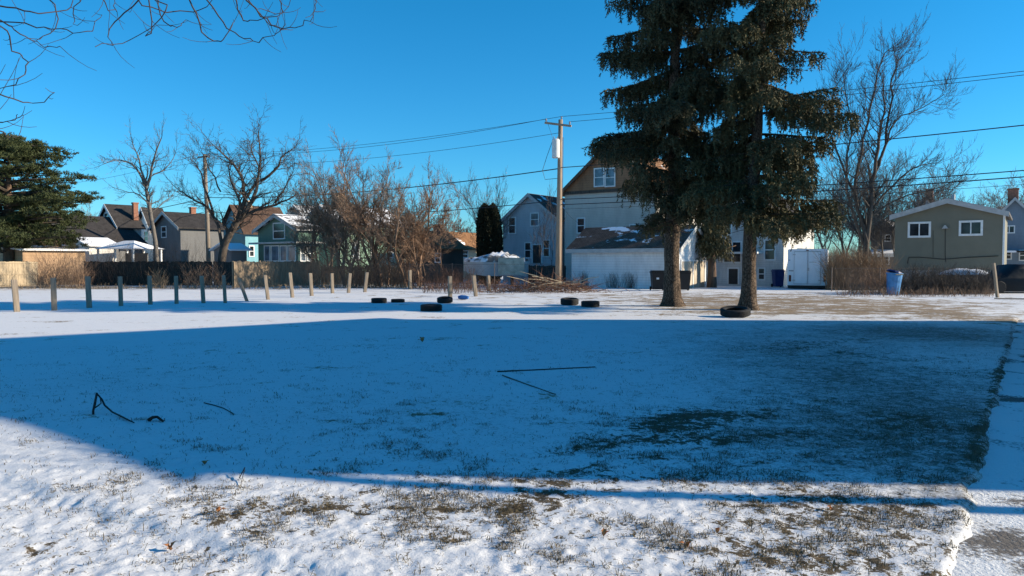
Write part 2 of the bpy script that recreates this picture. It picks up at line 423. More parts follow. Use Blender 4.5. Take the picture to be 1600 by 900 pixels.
# dead grass blades poking out of the snow
def make_grass():
    N = 700000
    ang = np.radians(RNG.uniform(-40, 40, N)); d = RNG.uniform(3.4, 1, N) if False else 3.2 * np.exp(RNG.uniform(0, 1, N) * math.log(16 / 3.2))
    x = np.sin(ang) * d; y = np.cos(ang) * d
    f = fields(x, y)
    n1 = fbm(x / .30, y / .30, 4); n2 = fbm(x / .08 + 9, y / .08, 3)
    pr = np.clip((np.minimum(f['bare'], .8) * .50 + (n1 - .5) * 1.5 + (n2 - .5) * .9 - .18) * 2.4, 0, 1) * 1.0 + np.clip((f['thin'] - .2) * .45, 0, .3) * (n2 > .56) + .10 * (n2 > .52)
    ws = walk_s(x, y); pr = pr * (ws < .02)
    pr = pr * (1 - .6 * ((front_s(x, y) < 0) & (x < 2)))
    keep = RNG.random(N) < pr
    x, y = x[keep], y[keep]; n = len(x)
    z = hgt(x, y)
    L = RNG.uniform(.012, .05, n) * RNG.choice([1, 1, 1, 1.6], n); w = RNG.uniform(.0012, .0028, n)
    az = RNG.uniform(0, 2 * np.pi, n); lean = RNG.uniform(.65, 1.5, n)
    dx = np.cos(az) * np.sin(lean); dy = np.sin(az) * np.sin(lean); dz = np.cos(lean)
    sx, sy = -np.sin(az), np.cos(az)
    base = np.stack([x, y, z - .008], -1); S = np.stack([sx * w, sy * w, 0 * w], -1)
    mid = base + np.stack([dx * .35, dy * .35, dz * .75], -1) * L[:, None]
    tip = base + np.stack([dx, dy, dz * .8], -1) * L[:, None]
    V = np.stack([base - S, base + S, mid - S * .8, mid + S * .8, tip], 1).reshape(-1, 3)
    b0 = np.arange(n)[:, None] * 5
    T = np.concatenate([b0 + [0, 1, 3], b0 + [0, 3, 2], b0 + [2, 3, 4]])
    o = np_mesh('dead_grass', V, T, M['dry_grass']); tag(o, kind='stuff')
make_grass()

# ------------------------------------------------------------------ trees
def rot_about(v, axis, a): return Matrix.Rotation(a, 3, axis) @ v
class Bare:
    """recursive winter tree: thick limbs go to the trunk mesh, the rest to the crown mesh"""
    def __init__(s, seed, levels=4, trop=.10, wob=.16, ratio=.66, kids=(4, 6), ang=(28, 58), minr=.006, start=.35, tw=3, thick=None):
        s.r = random.Random(seed); s.t = MB(); s.c = MB(); s.ends = []
        s.levels, s.trop, s.wob, s.ratio, s.kids, s.ang, s.minr, s.start = levels, trop, wob, ratio, kids, ang, minr, start
    def branch(s, p, d, r0, L, lev):
        R_ = s.r; n = 7 if lev <= 1 else 5 if lev == 2 else 4
        pts = [p.copy()]; rad = [r0]; dirs = [d.copy()]
        step = L / n; end = max(s.minr, r0 * (.35 if lev else .42))
        for i in range(n):
            d = (d + Vector((R_.gauss(0, s.wob), R_.gauss(0, s.wob), R_.gauss(0, s.wob * .7))) + Vector((0, 0, s.trop * (1 if lev else .5)))).normalized()
            p = p + d * step; pts.append(p.copy()); dirs.append(d.copy()); rad.append(r0 + (end - r0) * (i + 1) / n)
        (s.t if lev == 0 else s.c).tube(pts, rad, 8 if lev == 0 else 5 if lev == 1 else 3, cap=False)
        if lev >= s.levels: s.ends.append((pts[-1], d)); return
        k = R_.randint(*s.kids) + (1 if lev == 0 else 0)
        for c in range(k):
            t = s.start + (1 - s.start) * (c + R_.random()) / k if lev == 0 else .15 + .85 * (c + R_.random()) / k
            f = t * n; i = min(int(f), n - 1); q = pts[i].lerp(pts[i + 1], f - i); rr = rad[i] + (rad[i + 1] - rad[i]) * (f - i)
            dd = dirs[i + 1]; ax = dd.orthogonal().normalized(); ax = rot_about(ax, dd, R_.uniform(0, 6.283))
            nd = rot_about(dd, ax, R(R_.uniform(*s.ang)))
            s.branch(q, nd, max(s.minr, rr * R_.uniform(.42, .64)), L * s.ratio * R_.uniform(.7, 1.1) * (1.05 - .45 * t), lev + 1)
        s.branch(pts[-1], (d + Vector((R_.gauss(0, .2), R_.gauss(0, .2), 0))).normalized(), end, L * s.ratio * .8, lev + 1)
def bare_tree(name, base, label, height, r0, seed, mat, group=None, lean=(0, 0), stems=1, trunk_frac=.42, spread=.35, cat='tree', leaves=0, **kw):
    root = empty(name, base, label, cat, group)
    sc = 1.0
    for it in range(2):
        T = Bare(seed, **kw); _grow(T, stems, lean, spread, r0, height * sc, trunk_frac)
        sc *= height / max(v[2] for v in T.c.v)
    T.t.build('trunk', mat, root, True); T.c.build('crown', mat, root)
    if leaves:
        lm = MB()
        for i in range(leaves):
            p, d = T.r.choice(T.ends); p = Vector(p)
            a = Vector((T.r.gauss(0, 1), T.r.gauss(0, 1), T.r.gauss(0, 1))).normalized() * .06; b = a.orthogonal().normalized() * .04
            lm.poly([p, p + a * .5 + b, p + a, p + a * .5 - b])
        lm.build('leaves', M['leaf'], root)
    return root
def _grow(T, stems, lean, spread, r0, height, trunk_frac):
    for k in range(stems):
        a = 6.283 * k / max(1, stems) + T.r.random()
        d = Vector((lean[0], lean[1], 1)) if stems == 1 else Vector((math.cos(a) * spread * T.r.uniform(.4, 1.2) + lean[0], math.sin(a) * spread * T.r.uniform(.4, 1.2) + lean[1], 1))
        p0 = Vector((0, 0, -.1)) if stems == 1 else Vector((math.cos(a) * .25 * stems ** .5, math.sin(a) * .25 * stems ** .5, -.1))
        T.branch(p0, d.normalized(), r0 * (1 if stems == 1 else T.r.uniform(.6, 1.1)), height * trunk_frac * (1 if stems == 1 else T.r.uniform(.75, 1.15)), 0)

def needle_mesh(name, P, D, L, W, mat, parent, fan=4, up=.0, cone=.75):
    """needle sprays: at every point P a few narrow blades spread about direction D"""
    n = len(P); Vs, Ts = [], []; o = 0
    for k in range(fan):
        j = RNG.normal(0, cone, (n, 3)); d = D + j; d[:, 2] += up; d /= np.linalg.norm(d, axis=1)[:, None]
        s = np.cross(d, RNG.normal(0, 1, (n, 3))); s /= np.linalg.norm(s, axis=1)[:, None]
        l = L * RNG.uniform(.6, 1.25, n)[:, None]; w = W * RNG.uniform(.7, 1.3, n)[:, None]
        a = P - s * w * .5; b = P + s * w * .5; c = P + d * l
        Vs.append(np.stack([a, b, c], 1).reshape(-1, 3)); Ts.append(np.arange(o, o + 3 * n).reshape(-1, 3)); o += 3 * n
    return np_mesh(name, np.concatenate(Vs), np.concatenate(Ts), mat, parent)

def spruce(base, label, height, r0, z_first, reach, seed, mat, lean=(0, 0), gap=.15, step=.30, asym=None, low=.52):
    rr = random.Random(seed); root = empty('spruce_tree', base, label, 'tree', 'two tall spruces on the lot')
    tm = MB(); pts, rad = [], []
    for i in range(19):
        t = i / 18; z = -.12 + t * height
        fl = r0 * (1 + .75 * math.exp(-max(0, z) / .35))
        pts.append((lean[0] * z + .03 * math.sin(z * 1.1 + seed), lean[1] * z, z)); rad.append(max(.03, fl * (1 - t) ** .75))
    # finer first metres for the root flare
    fine, fr = [], []
    for i in range(40):
        t = i / 39; z = -.12 + t ** 1.6 * (height); q = max(0, z)
        fine.append((lean[0] * z + .03 * math.sin(z * 1.1 + seed), lean[1] * z, z)); fr.append(max(.03, r0 * (1 + .7 * math.exp(-q / .28)) * (1 - q / (height + .5)) ** .8))
    tm.tube(fine, fr, 18)
    for i in range(len(tm.v)):
        x, y, z = tm.v[i]; a = math.atan2(y, x)
        f = 1 + (.10 * math.sin(5 * a + seed) * math.exp(-max(z, 0) / .5)) + .035 * math.sin(9 * a + z * 3) + .03 * math.sin(4 * a - z * 5)
        cx, cy = lean[0] * z, lean[1] * z
        tm.v[i] = (cx + (x - cx) * f, cy + (y - cy) * f, z)
    tm.build('trunk', M['bark_spruce'], root, True)
    bm = MB(); P, D = [], []
    z = z_first; limbs = 0
    while z < height - .4:
        t = (z - z_first) / (height - z_first)
        k = rr.randint(4, 6)
        for c in range(k):
            a = rr.uniform(0, 6.283); zz = z + rr.uniform(-.2, .2)
            if rr.random() < gap: continue
            ln = reach * (1 - t ** 1.35) * rr.uniform(.32, 1.04) + .25
            q_ = min(1, max(0, (t - .06) / .17)); ln *= low + (1 - low) * q_ * q_ * (3 - 2 * q_)
            if asym: ln *= 1 + asym[1] * math.cos(a - asym[0])
            droop = rr.uniform(.04, .42) * (1 - .6 * t); o = Vector((lean[0] * zz, lean[1] * zz, zz))
            h = Vector((math.cos(a), math.sin(a), 0)); side = Vector((-h.y, h.x, 0))
            n = 8; lp = []
            bend = rr.gauss(0, .12)
            for i in range(n + 1):
                s = i / n; lp.append(o + h * (ln * s) + side * (bend * ln * s * s) + Vector((0, 0, ln * (.10 * s - droop * 1.5 * s * s + droop * .85 * s ** 3.2))))
            bm.tube(lp, [max(.008, .055 * (ln / 3.5) * (1 - i / n) + .008) for i in range(n + 1)], 5, cap=False); limbs += 1
            s = .10
            while s < 1.0:
                f = s * n; i = min(int(f), n - 1); q = lp[i].lerp(lp[i + 1], f - i); td = (lp[i + 1] - lp[i]).normalized()
                for sd in (-1, 1):
                    if rr.random() < .12: continue
                    bl = (.30 + .55 * math.sin(math.pi * min(1, s * .75 + .2))) * ln * .34 * rr.uniform(.6, 1.25)
                    bd = (td * rr.uniform(.5, 1.0) + side * sd * rr.uniform(.5, 1.1) + Vector((0, 0, -rr.uniform(.1, .5)))).normalized()
                    m = max(2, int(bl / .055)); hang = rr.uniform(.25, .9)
                    for g in range(m):
                        u = (g + rr.random()) / m
                        P.append(tuple(q + bd * (bl * u) + Vector((0, 0, -hang * bl * u * u * .6)))); D.append((bd.x, bd.y, bd.z - hang * u * .7))
                        if rr.random() < .42:   # hanging twiglet
                            pl = rr.uniform(.10, .50); q2 = Vector(P[-1])
                            for w in range(int(pl / .06) + 1):
                                P.append((q2.x + rr.gauss(0, .02), q2.y + rr.gauss(0, .02), q2.z - w * .06)); D.append((bd.x * .3, bd.y * .3, -1))
                s += .13 / max(ln, .8) * rr.uniform(.8, 1.2)
            for i in range(int(ln / .05)):
                s2 = rr.uniform(.35, 1.0); f = s2 * n; i2 = min(int(f), n - 1); q = lp[i2].lerp(lp[i2 + 1], f - i2); td = (lp[i2 + 1] - lp[i2]).normalized()
                P.append(tuple(q)); D.append(tuple(td))
        z += step * rr.uniform(.8, 1.25)
    # bare dead twigs under the crown
    for i in range(34):
        a = rr.uniform(0, 6.283); zz = rr.uniform(z_first * .82, z_first + 2.2); ln = rr.uniform(.5, 1.9)
        h = Vector((math.cos(a), math.sin(a), 0)); o = Vector((lean[0] * zz, lean[1] * zz, zz)); q = [o]
        for k in range(4): q.append(q[-1] + (h + Vector((rr.gauss(0, .25), rr.gauss(0, .25), rr.uniform(-.35, .1)))) * ln / 4)
        bm.tube(q, [.022, .016, .012, .008, .004], 3, cap=False)
    bm.build('limbs', M['bark_spruce'], root)
    needle_mesh('crown', np.array(P), np.array(D), .12, .040, mat, root, 3)
    return root, len(P)

b = gp(1050, 478)
spruce((b.x, b.y, 0), 'large dark spruce with thick bare lower trunk, beside the white garage', 17.5, .29, 3.15, 3.78, 3, M['needles'], (.004, 0), asym=(math.pi, .04), gap=.36, step=.25)
b = gp(1167, 484)
spruce((b.x, b.y, 0), 'leaning spruce with sparse olive crown behind the nearest tire', 17.0, .235, 3.0, 3.15, 8, M['needles2'], (.045, .01), gap=.36, step=.27, asym=(.3, .10), low=.80)

def pine(base, label, height, r0, seed):
    rr = random.Random(seed); root = empty('pine_tree', base, label, 'tree'); tm, bm = MB(), MB()
    tm.tube([(0, 0, -.1), (.05, 0, 1), (.1, 0, 2.5), (.05, .1, 4.5), (.2, 0, height * .75), (.25, 0, height * .95)], [r0 * 1.3, r0, r0 * .92, r0 * .75, r0 * .4, .04], 10)
    tm.build('trunk', M['bark_brown'], root, True)
    P, D = [], []
    for i in range(180):
        t = rr.random(); z = 2.1 + t * (height - 2.4); a = rr.uniform(0, 6.283)
        env = 5.6 * math.sqrt(max(0.03, 1 - ((t - .38) / .68) ** 2)) * (1.0 if t < .8 else .85)
        ln = env * rr.uniform(.4, 1.08); h = Vector((math.cos(a), math.sin(a), 0)); o = Vector((.1, 0, z))
        lp = [o + h * (ln * s) + Vector((rr.gauss(0, .12), rr.gauss(0, .12), ln * (.16 * s - .10 * s * s) + .1 * s)) for s in (0, .3, .6, .85, 1)]
        bm.tube(lp, [.09 * ln / 5, .07 * ln / 5, .05 * ln / 5, .03, .015], 4, cap=False)
        for c in range(rr.randint(7, 11)):
            s = rr.uniform(.30, 1.05); f = min(s, .999) * 4; k = int(f); q = lp[k].lerp(lp[k + 1], f - k) + Vector((rr.gauss(0, .34), rr.gauss(0, .34), rr.gauss(.12, .14)))
            cr = rr.uniform(.20, .52)
            for w in range(46):
                v = Vector((rr.gauss(0, 1), rr.gauss(0, 1), rr.gauss(.1, .55))).normalized() * cr * rr.uniform(.3, 1)
                v.z *= .6
                P.append(tuple(q + v)); D.append((v.x, v.y, v.z + .25))
    bm.build('limbs', M['bark'], root)
    needle_mesh('crown', np.array(P), np.array(D) * 2.0, .17, .05, M['pine'], root, 3, cone=.45)
b = at(12, 413, 50)
pine((b.x, 50, 0), 'broad bushy pine with flat top standing behind the tan fence', 9.7, .36, 4)

def arborvitae(base, label, height, rad, seed):
    rr = random.Random(seed); root = empty('arborvitae', base, label, 'shrub')
    tm = MB().tube([(0, 0, -.1), (0, 0, height * .5), (0, 0, height * .9)], [.09, .06, .02], 6); tm.build('trunk', M['bark_brown'], root)
    P, D = [], []
    for i in range(17000):
        t = rr.random() ** .85; a = rr.uniform(0, 6.283)
        e = rad * (min(1, .72 + t * 1.1) if t < .5 else math.sqrt(max(.01, 1 - ((t - .5) / .52) ** 2.6)))
        e *= 1 + .13 * math.sin(3 * a + 4 * t) + .1 * math.sin(7 * a + 9 * t)
        r_ = e * rr.uniform(.55, 1) ** .5; zz = t * height + (0.10 * math.cos(2 * a) if t > .8 else 0)
        P.append((r_ * math.cos(a), r_ * math.sin(a), zz)); D.append((math.cos(a) * .5, math.sin(a) * .5, 1))
    needle_mesh('crown', np.array(P), np.array(D), .17, .08, M['arbor'], root, 2, cone=.3)
b = at(764, 425, 53)
arborvitae((b.x, 53, 0), 'dark columnar arborvitae between the covered boat and bare trees', 5.6, .88, 2)
def hanging_evergreen():
    rr = random.Random(6); b = at(1112, 452, 46); root = empty('cedar_tree', (b.x, 46, 0), 'slim reddish trunk with drooping foliage just right of the white garage', 'tree')
    MB().tube([(0, 0, -.1), (.02, 0, 1), (-.05, 0, 2.6), (-.05, 0, 5.5)], [.33, .26, .22, .08], 9).build('trunk', M['bark_brown'], root, True)
    MB().tube([(0, 0, 2.2), (.6, -.2, 2.35), (1.4, -.3, 2.6)], [.07, .05, .02], 5).build('limb', M['bark_brown'], root, True)
    P, D = [], []
    for i in range(5200):
        a = rr.uniform(0, 6.283); z = rr.uniform(2.3, 6.5); r_ = rr.uniform(.1, 1.15) * (1.15 - (z - 2.3) / 6.5)
        P.append((r_ * math.cos(a), r_ * math.sin(a), z - .5 * r_)); D.append((.2 * math.cos(a), .2 * math.sin(a), -1))
    needle_mesh('crown', np.array(P), np.array(D), .24, .06, M['needles2'], root, 3, cone=.3)
hanging_evergreen()

G_BACK = 'bare trees behind the lot'
def gbase(px, Y): return (at(px, 409, Y).x, Y, 0)
def hz(py, Y): return at(800, py, Y).z
def limb_tree(label, Y, limbs, seed, mat, kl=1.8, dens=.45, **kw):
    base = gbase(limbs[0][0][0][0], Y); root = empty('bare_tree', base, label, 'tree', G_BACK); o = Vector(base)
    T = Bare(seed, **kw); rr = T.r
    for n, (pl, r0, r1) in enumerate(limbs):
        dy = 0 if n == 0 else rr.uniform(-1.6, 1.6); m = len(pl)
        c = [at(px, py, Y) + Vector((0, dy * i / (m - 1), 0)) - o for i, (px, py) in enumerate(pl)]
        if n == 0: c[0].z = -.1
        q = []
        for i in range(m - 1):
            p0, p1, p2, p3 = c[max(i - 1, 0)], c[i], c[i + 1], c[min(i + 2, m - 1)]
            for t in (0, .33, .66): q.append(.5 * ((2 * p1) + (p2 - p0) * t + (2 * p0 - 5 * p1 + 4 * p2 - p3) * t * t + (3 * p1 - p0 - 3 * p2 + p3) * t ** 3) + Vector((rr.gauss(0, .04), rr.gauss(0, .06), rr.gauss(0, .03))) * (1 if n else .4))
        q.append(c[-1]); k = len(q); rad = [r0 + (r1 - r0) * i / (k - 1) for i in range(k)]
        (T.t if n == 0 else T.c).tube(q, rad, 8 if n == 0 else 6, cap=False)
        Lt = sum((q[i + 1] - q[i]).length for i in range(k - 1)); cnt = int(Lt / dens)
        for j in range(cnt):
            t = (j + rr.random()) / cnt
            if t < (.55 if n == 0 else .22): continue
            f = t * (k - 1); i = min(int(f), k - 2); p = q[i].lerp(q[i + 1], f - i); d = (q[i + 1] - q[i]).normalized()
            ax = rot_about(d.orthogonal().normalized(), d, rr.uniform(0, 6.283)); nd = rot_about(d, ax, R(rr.uniform(30, 65)))
            T.branch(p, nd, max(T.minr, rad[i] * .45), kl * rr.uniform(.5, 1.2) * (1.1 - .5 * t), T.levels - 2)
        T.branch(q[-1], (q[-1] - q[-2]).normalized(), r1, kl, T.levels - 2)
    T.t.build('trunk', mat, root, True); T.c.build('crown', mat, root); return root
limb_tree('slender bare tree with forked top left of the far utility pole', 56, [([(246, 415), (243, 380), (233, 323), (228, 291)], .19, .11),
    ([(228, 291), (240, 273), (247, 247), (262, 220)], .13, .03), ([(228, 291), (217, 263), (197, 253), (178, 260)], .09, .02), ([(228, 291), (224, 253), (221, 226)], .09, .025), ([(233, 320), (222, 305), (203, 300)], .06, .02), ([(236, 335), (247, 315), (256, 300)], .05, .015), ([(240, 273), (256, 262), (268, 240)], .06, .02)], 21, M['bark_grey'], kl=1.25, dens=.22, levels=4, kids=(3, 4), trop=.06, wob=.15, ratio=.62, ang=(25, 55))
limb_tree('wide spreading bare tree with dark crooked limbs beside far utility pole', 54, [([(343, 418), (347, 400), (358, 368), (371, 345)], .34, .24),
    ([(369, 348), (385, 328), (400, 307), (407, 283), (413, 243), (410, 210)], .18, .03), ([(366, 352), (390, 333), (420, 322), (446, 312), (466, 302)], .17, .03), ([(371, 345), (384, 310), (383, 277), (367, 253), (345, 230)], .17, .03),
    ([(362, 360), (373, 318), (355, 282), (350, 252)], .13, .03), ([(350, 393), (335, 335), (308, 314), (288, 300)], .13, .03), ([(407, 283), (432, 267), (444, 247), (462, 235)], .11, .03), ([(384, 310), (402, 270), (388, 235), (385, 215)], .10, .025), ([(335, 335), (318, 290), (308, 262), (296, 250)], .09, .02), ([(430, 318), (452, 290), (468, 268)], .08, .02), ([(345, 300), (330, 265), (322, 240)], .06, .02)], 36, M['bark'], kl=1.7, dens=.22, levels=4, kids=(4, 5), trop=.04, wob=.2, ratio=.62, ang=(28, 66), minr=.007)
specs = [(500, 52, 225, 7, .11, 41, 'grey multi-stemmed bare tree at left of the brown thicket'),
         (552, 50, 218, 8, .12, 43, 'tall bare tree rising above the pale green house'),
         (600, 49, 203, 8, .13, 47, 'tallest bare tree in the middle of the brown thicket'),
         (645, 48, 236, 6, .12, 53, 'brown bushy bare tree right of the tallest thicket tree'),
         (672, 50, 290, 4, .06, 59, 'low reddish bare tree in front of the brown houses')]
for i, (px, Y, py, st, r0, sd, lab) in enumerate(specs):
    bare_tree('bare_tree', gbase(px, Y), lab, hz(py, Y), r0, sd, M['brush_grey'] if i in (0, 1) else M['brush'], G_BACK, stems=max(3, st - 2), trunk_frac=.55, spread=.36, levels=4, trop=.05, wob=.13, kids=(5, 7), start=.2, ang=(22, 50), ratio=.60, minr=.0065)
bare_tree('bare_tree', gbase(752, 58), 'bare tree holding some dead leaves behind the arborvitae', hz(246, 58), .10, 61, M['bark_grey'], G_BACK, stems=3, trunk_frac=.5, spread=.34, levels=4, trop=.10, wob=.11, kids=(4, 5), ang=(22, 48), leaves=260)
bare_tree('sapling', gbase(856, 50), 'thin dark sapling against the grey gabled house', hz(275, 50), .035, 67, M['bark'], None, stems=2, trunk_frac=.6, spread=.12, levels=3, trop=.2, kids=(3, 5), ang=(20, 45))
limb_tree('tall bare tree with upswept branches right of the spruces', 44, [([(1352, 440), (1352, 400), (1358, 345), (1362, 300)], .22, .14),
    ([(1362, 300), (1368, 249), (1374, 204), (1380, 165), (1372, 125)], .12, .02), ([(1363, 285), (1380, 240), (1401, 189), (1434, 172), (1470, 153), (1484, 144)], .06, .012), ([(1368, 262), (1384, 225), (1392, 150), (1400, 108), (1420, 78)], .09, .015),
    ([(1354, 380), (1335, 300), (1340, 240), (1352, 171), (1366, 99), (1384, 80)], .11, .015), ([(1353, 390), (1322, 300), (1328, 210), (1316, 115)], .10, .015), ([(1360, 330), (1395, 290), (1430, 262), (1462, 255)], .08, .015), ([(1358, 340), (1400, 310), (1440, 300), (1468, 290)], .06, .015), ([(1335, 300), (1305, 230), (1300, 160), (1325, 105)], .07, .015)], 73, M['bark'], kl=1.7, dens=.20, levels=4, kids=(4, 5), trop=.12, wob=.12, ratio=.62, ang=(22, 48), minr=.006)
bare_tree('bare_tree', gbase(1392, 60), 'dense grey bare tree behind the upswept tree', hz(225, 60), .13, 79, M['bark_grey'], G_BACK, stems=6, trunk_frac=.45, spread=.36, levels=4, trop=.06, wob=.13, kids=(5, 6), ang=(25, 55), minr=.009)
bare_tree('bare_tree', gbase(1322, 60), 'grey bare tree seen behind the right spruce', hz(205, 60), .14, 83, M['bark_grey'], G_BACK, stems=5, trunk_frac=.45, spread=.32, levels=4, trop=.08, wob=.13, kids=(5, 6), ang=(25, 55), minr=.009)
for px, Y, py, sd, lab in ((1500, 105, 262, 91, 'far grey rounded tree above the olive house roof'), (1556, 100, 247, 97, 'far grey tree with tallest rounded crown above blue house'), (1606, 112, 264, 98, 'far grey tree at right edge beyond the blue house'), (1450, 118, 278, 99, 'far grey tree behind the house chimneys')):
    bare_tree('bare_tree', gbase(px, Y), lab, hz(py, Y), .22, sd, M['bark_far'], 'far grey trees beyond the right houses', stems=3, trunk_frac=.40, spread=.30, levels=4, start=.3, trop=.02, wob=.12, kids=(5, 6), ang=(25, 52), ratio=.66, minr=.013)
for px, Y, py, sd, lab in ((62, 95, 318, 101, 'distant bare tree behind the left pine'), (150, 90, 316, 103, 'distant bare tree left of the white gabled house'), (470, 85, 300, 107, 'distant bare tree between the teal and green houses'), (720, 80, 335, 109, 'low reddish bare tree behind the brown house roofs'), (660, 90, 318, 113, 'distant bare tree over the brown houses')):
    bare_tree('bare_tree', gbase(px, Y), lab, hz(py, Y), .12, sd, M['bark_far'] if px < 700 else M['brush_red'], G_BACK, stems=5, trunk_frac=.4, spread=.4, levels=4, trop=.06, wob=.14, kids=(5, 6), ang=(25, 55), minr=.012)

# street tree whose drooping twigs hang into the top left of the view; its trunk stands left of the camera
def unseen_trunk_tree():
    rr = random.Random(15); root = empty('unseen_trunk_tree', (-9.2, 5.6, 0), 'street tree with thin bare twigs hanging into the top left sky', 'tree')
    o = Vector((-9.2, 5.6, 0)); tm, cm = MB(), MB()
    tm.tube([Vector(p) for p in ((0, 0, -.15), (0, 0, .5), (.05, .05, 2.6), (.2, .2, 4.6), (.5, .5, 7.5))], [.36, .27, .23, .2, .1], 12)
    tm.build('trunk', M['bark_grey'], root, True)
    def tw(pl, r0, side=True, lev=0):
        # smooth the polyline
        q = [pl[0]]
        for i in range(len(pl) - 1):
            a = pl[max(i - 1, 0)]; b = pl[i]; c = pl[i + 1]; d = pl[min(i + 2, len(pl) - 1)]
            for t in (.25, .5, .75, 1):
                q.append(.5 * ((2 * b) + (c - a) * t + (2 * a - 5 * b + 4 * c - d) * t * t + (3 * b - a - 3 * c + d) * t ** 3) + Vector((rr.gauss(0, .012), rr.gauss(0, .012), rr.gauss(0, .01))))
        n = len(q); cm.tube([p - o for p in q], [max(.0026, r0 * (1 - .75 * i / (n - 1))) for i in range(n)], 4, cap=False)
        if side:
            for i in range(2, n, 2 if lev == 0 else 3):
                if rr.random() < .62:
                    d = (q[i] - q[i - 1]).normalized(); e = Vector((rr.gauss(0, .6), rr.gauss(0, .6), rr.gauss(-.15, .6)))
                    L = rr.uniform(.08, .42) * (1 if lev == 0 else .6); p = q[i]; d2 = (d * .6 + e).normalized(); s = [p]
                    for k in range(4):
                        s.append(s[-1] + d2 * L / 4); d2 = (d2 + Vector((rr.gauss(0, .12), rr.gauss(0, .12), .16))).normalized()
                    cm.tube([x - o for x in s], [.0036, .0032, .0028, .0024, .002], 3, cap=False)
    lines = [  # (depth, pixel polyline)
        (7.6, [(-60, -70), (110, -40), (215, -15), (260, 18), (205, 62), (150, 70)]),
        (8.0, [(-60, 10), (40, 38), (95, 45), (135, 52), (160, 22)]),
        (7.4, [(-80, 20), (0, 35), (30, 52), (62, 70), (92, 73)]),
        (7.2, [(-90, -20), (10, 10), (60, 20), (110, 10), (130, -40)]),
        (7.9, [(-60, -60), (40, -30), (90, 20), (70, 60), (40, 60)]),
        (8.4, [(40, -60), (120, -20), (112, 20), (118, 40)]),
        (7.0, [(-90, 60), (0, 40), (22, 78), (42, 95), (30, 125), (-10, 142)]),
        (6.8, [(-90, 120), (-20, 142), (20, 157), (60, 160), (82, 145)]),
        (6.6, [(-90, 170), (-20, 190), (12, 190), (30, 180)]),
        (6.7, [(-90, 190), (-10, 200), (10, 212), (28, 214)]),
        (8.6, [(250, -60), (205, 10), (175, 40), (170, 62), (178, 70)]),
        (8.8, [(200, -60), (220, 5), (300, 18), (340, -10), (380, -60)]),
        (8.3, [(210, -70), (235, 30), (228, 55), (248, 38)]),
        (8.2, [(250, -80), (300, 10), (320, 55), (345, 66), (362, 40), (365, 30)]),
        (8.6, [(270, -80), (330, 12), (365, 50), (395, 64), (425, 55), (445, 45)]),
        (8.0, [(300, -90), (385, 0), (425, 38), (455, 45), (485, 30), (497, 15)]),
        (8.4, [(330, -80), (395, 8), (430, 42), (458, 46)]),
        (8.8, [(300, -70), (360, -10), (380, 28), (410, 30), (450, 12), (470, -40)]),
        (8.5, [(330, -80), (420, -20), (440, 20), (400, 12)]),
        (8.9, [(430, -70), (480, -20), (495, 8), (478, 28)]),
        (8.2, [(230, -70), (250, 22), (275, 42), (290, 30)]),
        (7.8, [(140, -70), (160, 0), (180, 15), (178, -10)]),
    ]
    hub = Vector((-7.4, 7.4, 6.6))
    for Y, pl in lines:
        pts = [at(px, py, Y + .25 * k * rr.uniform(-.4, .6)) for k, (px, py) in enumerate(pl)]
        start = hub.lerp(pts[0], .35) + Vector((rr.gauss(0, .15), rr.gauss(0, .15), .5)); mid = hub.lerp(pts[0], .7) + Vector((0, 0, .3))
        tw([hub, start, mid] + pts, .013)
    cm.tube([Vector((.4, .4, 4.4)), Vector((1.2, 1.2, 5.9)), hub - o], [.16, .12, .06], 8, cap=False)
    for k in range(16):   # upper crown, out of the frame
        d = Vector((rr.gauss(0, .7), rr.gauss(0, .7), rr.uniform(.4, 1))).normalized(); p = Vector((.4, .4, rr.uniform(5, 7.4))); s = [p]
        for i in range(5):
            p = p + d * .6; d = (d + Vector((rr.gauss(0, .2), rr.gauss(0, .2), .05))).normalized(); s.append(p)
        cm.tube(s, [.06, .05, .04, .03, .02, .008], 4, cap=False)
    cm.build('crown', M['dark_twig'], root, True)
unseen_trunk_tree()

# added unseen leaning tree at right, shaped to cast the thin dark foreground stripe
def stripe_caster():
    root = empty('unseen_trunk_tree', (11.5, 3.1, 0), 'added leaning tree shape out of view on the right, casting the foreground shadow stripe', 'tree')
    o = Vector((11.5, 3.1, 0)); TAN = math.tan(R(20)); T2 = -.04
    pts, rad = [], []
    for X, d in [(a_, b_ - .27) for a_, b_ in ((7.0, 4.55), (4.5, 4.92), (3.05, 5.12), (1.2, 5.25), (-.3, 5.42), (-1.2, 5.55), (-2.2, 5.70))]:
        s = 11.2 - X; z = s * TAN; pts.append(Vector((11.2, d + T2 * s, z)) - o); rad.append(.10 - .0035 * z)
    pts = [Vector((0, 0, -.1)), Vector((-.05, .5, .7))] + pts; rad = [.16, .13] + rad
    MB().tube(pts, rad, 10).build('trunk', M['bark_grey'], root, True)
    cm = MB(); rr = random.Random(3)
    for k in range(7):
        p = pts[-1] * 1.0; d = Vector((rr.gauss(.3, .5), rr.gauss(.2, .4), 1)).normalized(); s = [p]
        for i in range(4): p = p + d * .4; s.append(p)
        cm.tube(s, [.03, .02, .015, .01, .005], 4, cap=False)
    cm.build('crown', M['bark_grey'], root)
stripe_caster()

